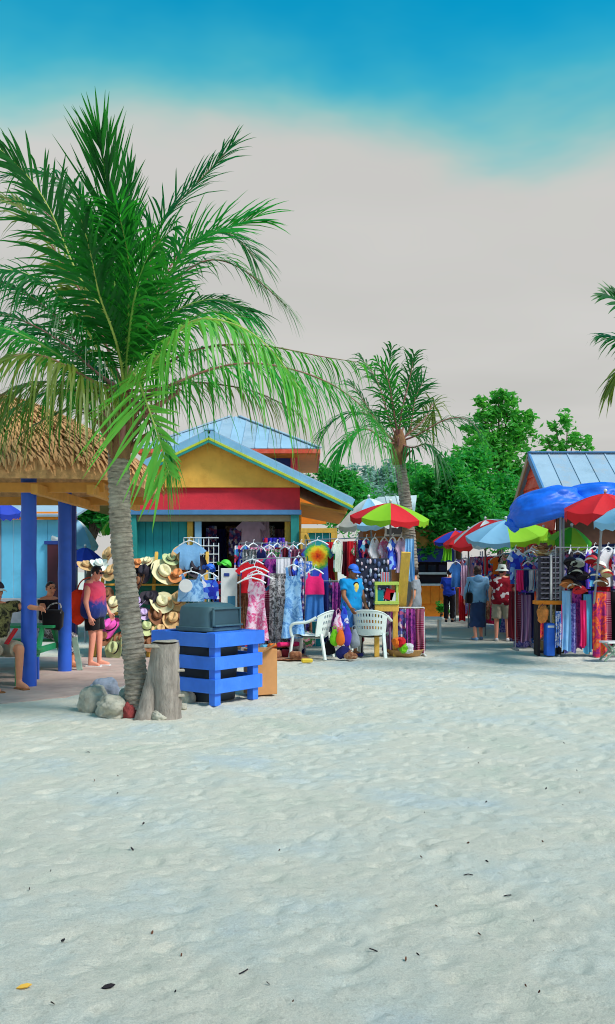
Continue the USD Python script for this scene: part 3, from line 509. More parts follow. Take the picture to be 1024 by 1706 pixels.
FR([(155, 655, .4), (100, 650, .6), (40, 670, .7), (-20, 720, .8)], 1, Lmax=.5, droop=1.0, seed=33, up=(0, -.4, 1), ri=1)
FR([(192, 540, .3), (150, 470, .5), (112, 400, .8), (70, 350, 1.0), (20, 330, 1.2)], 0, Lmax=.7, droop=.5, seed=22, up=(.3, -.8, .6), ri=1)
FR([(212, 540, -.3), (216, 460, -.6), (206, 390, -.9), (192, 340, -1.2)], 0, Lmax=.8, droop=.3, seed=23, up=(0, -1, 0), ri=0, n=60)
FR([(235, 560, .6), (275, 460, .9), (325, 400, 1.1), (380, 390, 1.3), (425, 430, 1.4)], 0, Lmax=.7, droop=.5, seed=24, up=(-.2, -.8, .6), ri=1)
FR([(160, 620, .6), (120, 560, .9), (60, 500, 1.1), (0, 470, 1.3)], 0, Lmax=.6, droop=.6, seed=25, up=(.2, -.7, .8), ri=1)
FR([(255, 600, -.2), (300, 545, -.3), (355, 520, -.4), (410, 530, -.5)], 1, Lmax=.6, droop=.7, seed=26, up=(0, -.6, .8), ri=0)
for a in ((250, 682, -.2, 296, 655), (247, 690, -.1, 300, 648)): palm.part('cut_stalk', MB().tube([C + [.1, -.1, -.15], P(a[0], a[1], d0 + a[2]), P(a[3], a[4], d0 + a[2])], [.04, .03, .018], 7), rachis_m[1])

def palm2(name, label, base, d, cpx, cpy, fronds, trunk_px, r0, Lm, n, seed):
    t = Thing(name, label, 'palm tree', base); palm_trunk(t, [base - [0, 0, .05]] + [P(a, b, d) for a, b in trunk_px], r0, r0 * .72, seed, ring=.09)
    c = P(cpx, cpy, d); boots(t, c, np.array([0, 0, 1.]), r0 * .85, 4, seed)
    for i, (pts, mi, dr, upv) in enumerate(fronds): frond(t, [c + [0, 0, .3]] + [P(a, b, d + e) for a, b, e in pts], mi, Lmax=Lm, droop=dr, n=n, seed=seed + i, rr=.03, ri=1, up=upv, wid=.020, spread=.85)
V = (0, -1, .2); H_ = (0, -.5, 1)
palm2('slim_palm', 'slim palm with swept crown standing beyond the red and green umbrella', np.array([P(690, 0, 24)[0], 24, 0]), 24, 664, 755,
    [([(655, 690, .2), (648, 630, .3), (652, 578, .4)], 0, .45, V), ([(645, 690, 0), (630, 640, 0), (600, 595, .2)], 0, .6, (.4, -1, .3)), ([(668, 690, -.3), (680, 640, -.4), (690, 590, -.3)], 0, .5, V), ([(680, 720, .2), (690, 670, .3), (706, 635, .5)], 0, .3, V),
     ([(690, 715, 0), (712, 690, .2), (722, 672, .4), (718, 700, .5)], 3, .5, H_), ([(640, 720, .5), (610, 690, .8), (575, 690, 1), (535, 720, 1.2)], 0, .7, H_), ([(700, 722, -.2), (740, 700, -.3), (775, 698, -.3), (800, 722, -.3)], 0, .7, H_), ([(640, 735, -.5), (610, 715, -.8), (580, 730, -.9), (560, 760, -1)], 1, .7, H_),
     ([(690, 745, -.5), (712, 740, -.8), (730, 770, -1)], 0, .7, H_), ([(655, 680, -.4), (640, 620, -.6), (625, 600, -.8)], 1, .5, V), ([(650, 730, -.2), (625, 700, -.3), (600, 660, -.4), (585, 640, -.4)], 0, .6, H_), ([(676, 700, .3), (690, 650, .5), (686, 600, .7)], 0, .5, V)], [(678, 860), (670, 800), (664, 760)], .19, .9, 30, 40)
rp = P(1130, 650, 13)
palm2('edge_palm', 'palm at the right edge with only frond tips in view', np.array([rp[0] + .1, 13, 0]), 13, 1130, 640,
    [([(1090, 560, 0), (1050, 515, -.2), (1010, 492, -.3)], 0, .25, (0, -1, .6)), ([(1090, 590, .2), (1045, 570, .3), (1005, 560, .3)], 0, .5, H_), ([(1085, 630, .1), (1050, 610, .1), (1020, 640, .2)], 3, .7, H_), ([(1150, 540, 0), (1180, 450, .3), (1250, 400, .5)], 0, .3, V), ([(1120, 540, .4), (1110, 450, .6), (1090, 380, .8)], 1, .2, V), ([(1180, 620, .2), (1240, 600, .4), (1320, 660, .5)], 1, .7, H_)], [(1140, 950), (1134, 800), (1130, 640)], .14, .5, 44, 60)

def tree(name, label, base, top, clumps, nleaf, ls, fm, seed, tr=.12, spread=26):
    r = np.random.default_rng(seed); t = Thing(name, label, 'tree', base); base = np.array(base, float); top = np.array(top, float)
    t.part('trunk', wob(MB().tube(spline([base - [0, 0, .05], (base + top) / 2 + r.normal(0, .12, 3) * [1, 1, 0], top], 16), np.linspace(tr, tr * .55, 16), 9), .02, 5, seed), bark_m)
    bm, lm = MB(), MB(); vol = np.array([c[1] ** 2 for c in clumps]); vol = vol / vol.sum()
    for (c, rad), w in zip(clumps, vol):
        c = np.array(c, float); rad3 = np.array([rad, rad, rad * .8])
        bm.tube(spline([top - [0, 0, .3], (top + c) / 2 + [0, 0, -.15 * rad], c + [0, 0, .2 * rad]], 6), np.linspace(tr * .5, .015, 6), 5)
        n = int(nleaf * w); subs = c + r.normal(0, .5, (max(8, int(rad * spread)), 3)) * rad3
        for k in range(n):
            s = subs[r.integers(len(subs))]; p = s + r.normal(0, .26, 3) * rad3; a = r.normal(0, 1, 3); a[2] *= .5; a /= np.linalg.norm(a); b = np.cross(a, r.normal(0, 1, 3)); b /= np.linalg.norm(b); L = ls * r.uniform(.6, 1.2); nn = np.cross(a, b)
            lm.add([p - a * L, p + b * L * .42 + nn * L * .15, p + a * L, p - b * L * .42 + nn * L * .15], [[0, 1, 2, 3]])
    t.part('branches', bm, bark_m); t.part('crown', lm, fm, smooth=False, kind='stuff')
def PX(l): return [(P(a, b, d), r / F * d) for a, b, d, r in l]
gb = lambda px, d: np.array([P(px, 0, d)[0], d, 0.])
tree('dense_tree', 'dense dark green tree bulging behind the lane stalls', gb(760, 32), P(765, 880, 32), PX([(735, 800, 31, 42), (780, 790, 32, 40), (720, 845, 31, 36), (765, 850, 30.5, 46), (815, 830, 32, 42), (845, 870, 31.5, 36), (700, 800, 33, 26), (800, 880, 30.5, 40), (735, 880, 31, 30)]), 30000, .12, foliage2_m, 11, .2)
tree('open_tree', 'taller open-crowned tree with large leaves against the pale sky', gb(835, 34), P(832, 800, 34), PX([(815, 690, 34, 24), (845, 680, 34, 24), (860, 720, 34, 26), (820, 740, 34, 30), (850, 770, 34, 32), (800, 670, 34, 12), (875, 700, 34, 14), (800, 720, 34, 20), (870, 790, 34, 26), (830, 660, 34, 14), (790, 750, 33, 24)]), 3900, .15, foliage_m, 12, .14)
tree('sparse_tree', 'sparse small-leaved tree above the coral house roof', gb(945, 33), P(942, 790, 33), PX([(925, 715, 33, 16), (945, 700, 33, 16), (955, 735, 33, 20), (930, 745, 33, 18), (972, 740, 33, 12), (910, 735, 33, 12)]), 480, .15, foliage_m, 13, .08)
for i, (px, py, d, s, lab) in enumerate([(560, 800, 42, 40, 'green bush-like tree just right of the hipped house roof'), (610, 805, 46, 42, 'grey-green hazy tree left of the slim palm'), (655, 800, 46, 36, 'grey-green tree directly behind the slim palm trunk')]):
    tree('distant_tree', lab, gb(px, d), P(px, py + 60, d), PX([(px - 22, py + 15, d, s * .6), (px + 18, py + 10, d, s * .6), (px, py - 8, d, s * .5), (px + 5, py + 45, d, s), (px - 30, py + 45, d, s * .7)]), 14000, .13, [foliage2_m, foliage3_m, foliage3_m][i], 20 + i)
tree('left_tree', 'green tree between the shelter posts and the palm trunk', gb(150, 30), P(150, 900, 30), PX([(130, 868, 30, 26), (160, 850, 30, 30), (185, 840, 30, 28), (150, 830, 30, 24), (180, 740, 30, 22), (160, 760, 30, 26), (205, 730, 30, 20)]), 16000, .12, foliage2_m, 31)
tree('low_shrub', 'low green shrub at the foot of the orange kiosk', G(734, 1026), P(734, 1018, 30.5), PX([(730, 1012, 30.5, 9), (740, 1014, 30.3, 8)]), 500, .07, foliage_m, 33, .03)
tree('back_tree', 'green tree behind the kiosk roof left of the dense tree', gb(715, 36), P(712, 880, 36), PX([(700, 850, 36, 34), (735, 845, 36, 30), (690, 880, 36, 30), (720, 885, 35, 34)]), 14000, .13, foliage2_m, 34)
#@@PART2
# ------------------------------------------------------------------ things in the yard: rocks, log, bin enclosure
for px, py, sz, k, lab in [(152, 1186, (.17, .13, .2), 0, 'pale limestone rock, leftmost of the rocks at the palm foot'), (184, 1194, (.22, .16, .15), 0, 'broad pale limestone rock in front of the grey one'),
        (170, 1180, (.17, .12, .22), 1, 'blue-grey pointed rock on top of the pale rocks'), (208, 1190, (.1, .09, .17), 0, 'small pale rock leaning on the palm foot'), (214, 1197, (.07, .07, .1), 2, 'dark red stone between palm trunk and rocks'),
        (262, 1201, (.1, .07, .06), 0, 'flat pale stone in front of the cut log'), (310, 1172, (.09, .08, .1), 0, 'small pale stone between cut log and bin enclosure'), (301, 1184, (.05, .05, .05), 0, 'fist-sized stone right of the cut log')]:
    p = G(px, py) * 1.0; single('rock', rock(p + [0, .1, sz[2] * .5], sz, px), rock_m[k], lab, 'rock', 'stones round the palm foot', smooth=50)
lg = Thing('tree_stump', 'grey weathered cut log standing upright with flared root beside the palm', 'stump', G(268, 1204))
b = G(274, 1200); n = 16; zs = np.linspace(-.05, .82, n)
lg.part('log', wob(MB().tube([b + [-.01 * i / n, .16, z] for i, z in enumerate(zs)], .145 * (1 + .14 * np.exp(-(zs + .05) * 7)), 20), .03, 6, 2), log_m, smooth=40)
lg.part('cut_face', wob(MB().lathe([(.0, .012), (.11, .012), (.147, .0), (.0, -.03)], b + [-.01, .16, .83], 16), .01, 7, 3), logtop_m)
lg.part('root_flare', wob(MB().tube([b + [-.24, .1, -.05], b + [-.21, .12, .1], b + [-.15, .15, .45], b + [-.11, .17, .8]], [.12, .09, .07, .05], 14), .035, 6, 4), log_m, smooth=40)
lg.part('bark_slab', wob(MB().box(b + [-.12, .06, .79], (.22, .1, .035), rz=.15), .01, 8, 5), logtop_m)
for z in (.35, .62): lg.part('bark_chip', wob(MB().box(b + [.15, .12, z - .1], (.09, .05, .025), rz=.3), .008, 9, 6), logtop_m)

enc = Thing('bin_enclosure', 'bright blue slatted timber enclosure round the dark litter bin', 'enclosure', (-1.17, 11.15, 0))
ec = np.array([-1.085, 10.57]); ur = np.array([.60, .80]) ; ul = np.array([-.80, .60]); LR, LL = .80, 1.0
def E(a, b_, z): p = ec + ur * a + ul * b_; return np.array([p[0], p[1], z])
th_ = .032
for zc, hh, o in ((.775, .165, .02), (.503, .155, 0), (.232, .165, 0)):
    for s0, s1, u_ in ((E(0 - o, -o - th_ / 2, zc), E(LR + o, -o - th_ / 2, zc), 0), (E(-o - th_ / 2, -o - th_, zc), E(-o - th_ / 2, LL + o, zc), 0), (E(0, LL + o + th_ / 2, zc), E(LR + o, LL + o + th_ / 2, zc), 0), (E(LR + o + th_ / 2, -o - th_, zc), E(LR + o + th_ / 2, LL + o, zc), 0)):
        enc.part('slat', MB().bar(s0, s1, th_, hh), blue_m, smooth=False)
for a in (.055, LR - .055):
    for b_ in (.055, LL - .055): enc.part('post', MB().box(E(a, b_, .42), (.1, .1, .84), rz=math.atan2(ur[1], ur[0])), blue_m, smooth=False)
for b0, b1 in ((.02, .16), (LL - .16, LL - .02)): enc.part('top_board', MB().bar(E(.02, (b0 + b1) / 2, .852), E(LR - .02, (b0 + b1) / 2, .852), .13, .02), blue_m, smooth=False)
bc = E(LR / 2, LL / 2 - .02, 0)
lb = Thing('litter_bin', 'dark domed litter bin standing inside the blue enclosure', 'bin', bc, math.atan2(ur[1], ur[0]))
prof = lambda sx, z: [(sx * np.sign(math.cos(t)) * abs(math.cos(t)) ** .45, sx * np.sign(math.sin(t)) * abs(math.sin(t)) ** .45, z) for t in np.linspace(0, 2 * PI, 40, endpoint=False)]
def rsq(levels):
    v = np.array([p for s_, z in levels for p in prof(s_, z)]); n = 40
    f = [[i * n + j, i * n + (j + 1) % n, (i + 1) * n + (j + 1) % n, (i + 1) * n + j] for i in range(len(levels) - 1) for j in range(n)]; return MB().add(v, f)
lb.part('body', rsq([(.0, .01), (.27, .01), (.3, .5), (.3, .86), (.0, .87)]), bindark_m, local=True)
lb.part('lid', rsq([(.315, .86), (.33, .87), (.33, .91), (.30, .915), (.29, 1.10), (.275, 1.155), (.22, 1.19), (.1, 1.205), (0, 1.208)]), bin_m, local=True)
fl = lb.part('flap', MB().box((0, -.295, 1.03), (.44, .02, .19), R=RX(-.06)), mat('bin_flap', S('30505e'), .4, .08), local=True)
lb.part('flap_surround', MB().box((0, -.305, 1.135), (.5, .04, .02)).box((-.24, -.303, 1.03), (.025, .03, .2)).box((.24, -.303, 1.03), (.025, .03, .2)).box((0, -.32, .93), (.5, .07, .02)), bin_m, parent=fl, local=True)
cb = Thing('cardboard_box', 'orange-brown cardboard box tucked behind the blue enclosure', 'box', G(436, 1164)); p = G(432, 1160)
cb.part('side', MB().box(p + [0, .2, .3], (.34, .3, .58), rz=.5), card_m); cb.part('flap', MB().bar(p + [.06, .1, .57], p + [.2, .1, .66], .26, .012), card_m)

# ------------------------------------------------------------------ white plastic chairs
def chair(label, loc, rz):
    t = Thing('plastic_chair', label, 'chair', loc, rz, 'white plastic armchairs before the stall'); tp0 = t.part; t.part = lambda n_, m_, *a_, **k_: tp0(n_, (lambda q_: (q_.apply_scale((1.14, 1.08, 1.0)), q_)[1])(tm(m_).copy()), *a_, **k_)
    v = np.array([[x * (1 - .1 * (y < 0)), y, .42 + .03 * (y > .1) - .03 * (1 - (x / .24) ** 2)] for y in np.linspace(-.22, .25, 9) for x in np.linspace(-.25, .25, 9)])
    f = [[i * 9 + j, i * 9 + j + 1, i * 9 + j + 10, i * 9 + j + 9] for i in range(8) for j in range(8)]
    t.part('seat', MB().add(v, f).add(v - [0, 0, .03], np.array(f)[:, ::-1]), white_m, local=True, smooth=60)
    # the back: a curved shell, its slots real holes
    nth, nz = 29, 9; V_ = []
    for j in range(nz):
        for i in range(nth):
            a = math.radians(-62 + 124 * i / (nth - 1)); s = j / (nz - 1); top = .87 - .10 * (abs(a) / 1.08) ** 2.6; z = .41 + s * (top - .41); rr = .285 + .045 * s
            V_.append([rr * math.sin(a), -.02 - (rr + .07 * s) * math.cos(a) * .92, z])
    V_ = np.array(V_); fs = [[j * nth + i, j * nth + i + 1, (j + 1) * nth + i + 1, (j + 1) * nth + i] for j in range(nz - 1) for i in range(nth - 1) if not (i % 2 == 1 and j in (2, 4, 6) and 4 < i < nth - 5)]
    inn = V_ * [.955, .96, 1]; t.part('backrest', MB().add(V_, fs).add(inn, np.array(fs)[:, ::-1]).tube(V_[-nth:] * [.98, .98, 1], .014, 6), white_m, local=True, smooth=60)
    for s in (-1, 1):
        t.part('armrest', MB().add(*tube(spline([(s * .29, -.17, .76), (s * .315, -.02, .675), (s * .315, .14, .655), (s * .30, .25, .62), (s * .285, .27, .5), (s * .28, .25, .41)], 18), .026, 8)), white_m, local=True)
        t.part('leg', MB().bar((s * .26, .24, .43), (s * .30, .29, 0), .05, .035), white_m, local=True); t.part('leg', MB().bar((s * .24, -.24, .46), (s * .29, -.32, 0), .05, .035), white_m, local=True)
    return t
chair('white plastic armchair facing left, next to the spread mat', G(518, 1096), math.radians(75)); chair('white plastic armchair seen from behind, left of the wooden easel', G(620, 1093), math.radians(-18))

# ------------------------------------------------------------------ fabrics
FB = {k: fab('cloth_' + k, *a) for k, a in {
    'pinkdye': (['f4e6f2', 'f0d8ec', 'e02a86', 'f2ecf6'], 'tiedye', 7), 'lightblue': (['8cc4f2'],), 'skyprint': (['a8d2f6', '9accf4', '4a86c8', 'b8dcf8'], 'tiedye', 5), 'monoprint': (['201c22', 'e8e4e6', '201c22', 'b0a8ac'], 'tiedye', 12), 'purplered': (['3a36c8', '6a40d0', 'd02a4a', '8cb0f0', '2a2aa0'], 'patch', 6),
    'palepink': (['d8b8d4'],), 'hotpink': (['f02878'],), 'denim': (['3a78c4'],), 'rainbow': (['2c1820', 'f04a18', 'f8961c', 'f4e03a', '56b84a', '3a4ac0'], 'ring'), 'red': (['d8202e'],), 'maroon': (['7a1c2c'],), 'greenwhite': (['e8f0e6', '2f9a50', 'f2f4f0'], 'stripe', 14), 'violet': (['5a3ac8'],),
    'navy': (['22286a'],), 'black': (['1a181e'],), 'white': (['e6e8ee'],), 'purplebatik': (['3a1a52', '7a2a8a', 'b84aa0', '2a1648'], 'tiedye', 9), 'firebatik': (['5a1a6a', 'a02a7a', 'e8403a', 'f08a3a', '4a2a9a'], 'tiedye', 6), 'lilac': (['8a84d8', 'b4aee8', '6a64b8'], 'floral', 12), 'aqua': (['58b0d8'],), 'orange': (['f07a28'],),
    'floralpink': (['f4e8ec', 'e8407a', 'f6d0dc', '5a9a5a'], 'floral', 9), 'floralblue': (['2a4aa8', 'e8ecf4', '4a7ad0'], 'floral', 9), 'stripe': (['d82a3a', 'f0f0f0', '24307a', '8cc0e8'], 'stripe', 7), 'stripe2': (['4a2a5a', 'b86a9a', '3a5aa8', 'd8b0c0'], 'stripe', 12), 'olive': (['1e2018', '2c2e20', '8a8a58', '1a1c16'], 'tiedye', 9), 'brownprint': (['5a3424', 'a0684a', 'd8b890'], 'tiedye', 8), 'teal': (['1a8a98'],), 'lime': (['7ad024'],), 'magdots': (['7a1a3c', 'c84a7a', 'e8a0b8', '4a1228'], 'hstripe', 8),
    'grey': (['9aa4ac'],), 'aloha': (['9a1a2e', '9a1a2e', 'e8e0e4', '8a1428'], 'patch', 9), 'khaki': (['b4ac98'],), 'royal': (['2048c8'],), 'tieblue': (['2a3ac0', '8ab8f0', '3a6ae0', 'e8ecf8'], 'patch', 8), 'mixed': (['e04a6a', '3a6ad0', 'f0e0e4', '2a1a3a', '58b0d8'], 'patch', 8), 'mixed2': (['5a4a9a', 'e8d8e8', '3a2a4a', 'b85a8a', '7a8ac8'], 'patch', 11), 'tank': (['26367e', '2c3f90', 'e84868', 'ee5474'], 'lowbands', 1.2)}.items()}
hang_m = mat('white_hanger', S('dfe6ea'), .4, .04)
FW = {'pinkdye': 'pink and white tie-dye', 'lightblue': 'plain light blue', 'skyprint': 'sky blue printed', 'monoprint': 'black and white printed', 'purplered': 'purple, blue and red patched', 'palepink': 'pale pink', 'hotpink': 'hot pink', 'denim': 'mid blue', 'rainbow': 'rainbow ring tie-dye', 'red': 'bright red', 'maroon': 'maroon', 'greenwhite': 'green and white striped', 'violet': 'violet', 'navy': 'navy', 'black': 'black', 'white': 'white', 'purplebatik': 'purple batik', 'firebatik': 'purple and flame batik', 'lilac': 'lilac patterned', 'aqua': 'aqua', 'orange': 'orange', 'floralpink': 'pink flowered', 'floralblue': 'blue flowered', 'stripe': 'red, white and navy striped', 'stripe2': 'plum and blue striped', 'olive': 'olive mottled', 'brownprint': 'brown printed', 'teal': 'teal', 'lime': 'lime green', 'magdots': 'magenta banded', 'tieblue': 'blue patterned', 'mixed': 'multicoloured patched', 'mixed2': 'muted purple patched', 'grey': 'grey', 'royal': 'royal blue'}

def sheet(w0, w1, h, pleats, amp, seed, th=.008, nxx=26, nzz=14, wav=.0, scallop=.02):
    """A hanging cloth: local x across, z down from 0, pleats growing downwards."""
    r = np.random.default_rng(seed); ph = r.uniform(0, 6, 4); v = []
    for j in range(nzz + 1):
        s = j / nzz
        for i in range(nxx + 1):
            u = i / nxx - .5; w = w0 + (w1 - w0) * s
            y = amp * (.3 + .7 * s) * (math.sin(2 * PI * pleats * u + ph[0] + .8 * math.sin(3 * s + ph[1])) + .5 * math.sin(4.3 * PI * pleats * u * .7 + ph[2] + s * 2)) + wav * math.sin(2 * s + ph[3]) * s
            v.append([u * w + .35 * amp * math.sin(5 * s + ph[2]) * s, y, -h * s - scallop * s * math.sin(7 * u + ph[1])])
    v = np.array(v); n = nxx + 1; f = np.array([[j * n + i, (j + 1) * n + i, (j + 1) * n + i + 1, j * n + i + 1] for j in range(nzz) for i in range(nxx)])
    B = v + [0, th, 0]; k = len(v); e = [i for i in range(n)] + [j * n + nxx for j in range(1, nzz + 1)] + [nzz * n + i for i in range(nxx - 1, -1, -1)] + [j * n for j in range(nzz - 1, 0, -1)]
    rim = [[e[i], e[i] + k, e[(i + 1) % len(e)] + k, e[(i + 1) % len(e)]] for i in range(len(e))]
    return MB().add(np.vstack([v, B]), np.vstack([f, f[:, ::-1] + k, rim])).mesh()
OUT = {'tee': [(-.09, 0), (-.2, -.04), (-.36, -.2), (-.27, -.28), (-.21, -.22), (-.23, -.68), (.23, -.68), (.21, -.22), (.27, -.28), (.36, -.2), (.2, -.04), (.09, 0), (.05, -.05), (-.05, -.05)],
       'tank': [(-.13, 0), (-.16, 0), (-.15, -.16), (-.2, -.26), (-.22, -.66), (.22, -.66), (.2, -.26), (.15, -.16), (.16, 0), (.13, 0), (.09, -.14), (-.09, -.14)],
       'dress': [(-.12, 0), (-.17, 0), (-.16, -.18), (-.19, -.3), (-.17, -.5), (-.27, -1.2), (.27, -1.2), (.17, -.5), (.19, -.3), (.16, -.18), (.17, 0), (.12, 0), (.09, -.15), (-.09, -.15)]}
def garment(kind, sx, sz, seed, th=.035):
    pg = sg.Polygon([(x * sx, z * sz) for x, z in OUT[kind]]); m = trimesh.creation.extrude_polygon(pg, th, engine='earcut'); m = m.subdivide_to_size(.09)
    v = np.array(m.vertices); x, z, y = v[:, 0].copy(), v[:, 1].copy(), v[:, 2].copy() - th / 2; r = np.random.default_rng(seed); ph = r.uniform(0, 6, 3); dd = -z / sz
    y = y + (.012 + .035 * dd) * np.sin(x * 21 / sx + ph[0] + dd * 2) * np.clip(dd, 0, 1) + .012 * np.sin(z * 11 + ph[1])
    m.vertices = np.stack([x, y, z], 1); m.invert(); return m
def hung(kind, fbk, at, label, cat, w=.45, h=.9, rz=0, group=None, seed=0, pleats=3, amp=.03, name=None, hanger=True, w1=None):
    """A garment or cloth hung by its top at a point; its hanger is a part."""
    nm = name or {'tee': 'hanging_shirt', 'tank': 'hanging_vest', 'dress': 'hanging_dress', 'cloth': 'hanging_cloth'}[kind]
    t = Thing(nm, label, cat, at, rz, group)
    if kind == 'cloth': t.part('cloth', sheet(w, w1 or w * 1.1, h, pleats, amp, seed), FB[fbk], local=True, smooth=60)
    else:
        sx = w / (.72 if kind == 'tee' else .44 if kind == 'tank' else .54); sz = h / (.68 if kind == 'tee' else .66 if kind == 'tank' else 1.2)
        t.part({'tee': 'shirt_body', 'tank': 'vest_body', 'dress': 'dress_body'}[kind], garment(kind, sx, sz, seed), FB[fbk], local=True, smooth=50)
        if hanger:
            a = .2 * sx if kind == 'tee' else .17 * sx; t.part('hanger', MB().tube([(-a * 1.15, 0, -.045), (-a * .6, 0, .015), (0, 0, .05), (a * .6, 0, .015), (a * 1.15, 0, -.045)], .014, 6).tube([(0, 0, .05), (0, 0, .1), (.02, 0, .125), (.035, 0, .11)], .006, 5), hang_m, local=True)
    return t

# ------------------------------------------------------------------ hats
HM = {'cream': mat('straw_cream', S('e4dcae'), .8, .12, 20, .6, 150), 'tan': mat('straw_tan', S('d2ad78'), .8, .15, 20, .6, 150), 'brown': mat('straw_brown', S('8a5c3e'), .8, .15, 20, .6, 150), 'black': mat('hat_black', S('2a2430'), .7, .1, 20, .5, 150), 'pink': mat('hat_pink', S('ea5ab8'), .8, .1, 20, .5, 150), 'lilac': mat('hat_lilac', S('c8b0dc'), .8, .1, 20, .5, 150), 'lime': mat('hat_lime', S('4ec83a'), .6, .08), 'blue': mat('hat_blue', S('2a6ad8'), .6, .08), 'orange': mat('straw_orange', S('d88a50'), .8, .15, 20, .6, 150), 'white': mat('hat_white', S('dfe8e0'), .7, .08), 'green': mat('straw_green', S('c2cc94'), .8, .12, 20, .6, 150), 'red': mat('hat_red', S('d8323c'), .7, .08)}
def hat_mesh(seed, R=.2, curl=.06, crown=.12):
    r = np.random.default_rng(seed); n = 28; a = np.linspace(0, 2 * PI, n, endpoint=False); ph = r.uniform(0, 6)
    rings = [(.005, crown - .025, 0), (.05, crown - .012, .5), (.078, crown, .8), (.092, crown * .75, 1), (.097, .02, 1), (.115, .0, 0), (R * .8, .0, 0), (R, .012, 0)]
    v, top = [], []
    for k, (rr, z, dn) in enumerate(rings):
        e = max(0, (rr - .1) / (R - .1)); x = rr * np.cos(a) * 1.0; y = rr * np.sin(a) * 1.16
        zz_ = z + e ** 1.5 * (curl * np.cos(a) ** 2 * 1.3 - curl * .35 + .015 * np.sin(3 * a + ph)) - (.03 * np.exp(-(x / .025) ** 2) if k < 3 else 0)
        v.append(np.stack([x, y, zz_], 1))
    v = np.vstack(v); f = np.array([[(i + 1) * n + j, (i + 1) * n + (j + 1) % n, i * n + (j + 1) % n, i * n + j] for i in range(len(rings) - 1) for j in range(n)])
    cr = MB().add(v[:5 * n], f[:4 * n]); br = MB().add(np.vstack([v[4 * n:], v[4 * n:] - [0, 0, .008]]), np.vstack([f[4 * n:] - 4 * n, (f[4 * n:] - 4 * n)[:, ::-1] + 4 * n, [[3 * n + j, 7 * n + j, 7 * n + (j + 1) % n, 3 * n + (j + 1) % n] for j in range(n)]]))
    bd = MB().lathe([(.0985, .018), (.1, .02), (.0995, .045), (.097, .047)], n=n); bv = bd.v[0]; bv[:, 1] *= 1.16
    return cr, br, bd
def hat(at, col, label, tilt=1.0, yaw=0., roll=0., size=1., seed=0, band='black', group='hats for sale on the hat rack', R=.2):
    t = Thing('straw_hat', label, 'hat', at, 0, group); T = RZ(yaw) @ RX(tilt) @ RZ(roll) @ trimesh.transformations.scale_matrix(size)
    cr, br, bd = hat_mesh(seed, R, random.Random(seed).uniform(.03, .09), random.Random(seed).uniform(.1, .13))
    for nm, m, k in (('crown', cr, col), ('brim', br, col), ('hat_band', bd, band)):
        m = m.mesh(); m.apply_transform(T); t.part(nm, m, HM[k], local=True, smooth=60)
def cap_parts(R=.1):
    dome = MB().lathe([(R * math.cos(a), R * .95 * math.sin(a)) for a in np.linspace(0, PI / 2 - .01, 8)], n=18)
    v = [[R * 1.02 * math.sin(a) * (1 + .0 * s), R * .7 * math.cos(a) + s * R * 1.0 * math.cos(a * .8), .004 - .03 * s * 1 - .02 * (math.sin(a)) ** 2] for s in np.linspace(0, 1, 4) for a in np.linspace(-1.25, 1.25, 13)]
    f = np.array([[j * 13 + i, j * 13 + i + 1, (j + 1) * 13 + i + 1, (j + 1) * 13 + i] for j in range(3) for i in range(12)])
    return dome, MB().add(v, f).add(np.array(v) - [0, 0, .007], f[:, ::-1])
def cap(at, col, label, yaw=0., tilt=0., group=None, vis=None, size=1.1):
    t = Thing('sun_cap', label, 'cap', at, 0, group); T = RZ(yaw) @ RX(tilt) @ trimesh.transformations.scale_matrix(size); d, v = cap_parts()
    for nm, m, k in (('cap_dome', d, col), ('visor', v, vis or col)): m = m.mesh(); m.apply_transform(T); t.part(nm, m, HM[k], local=True, smooth=60)

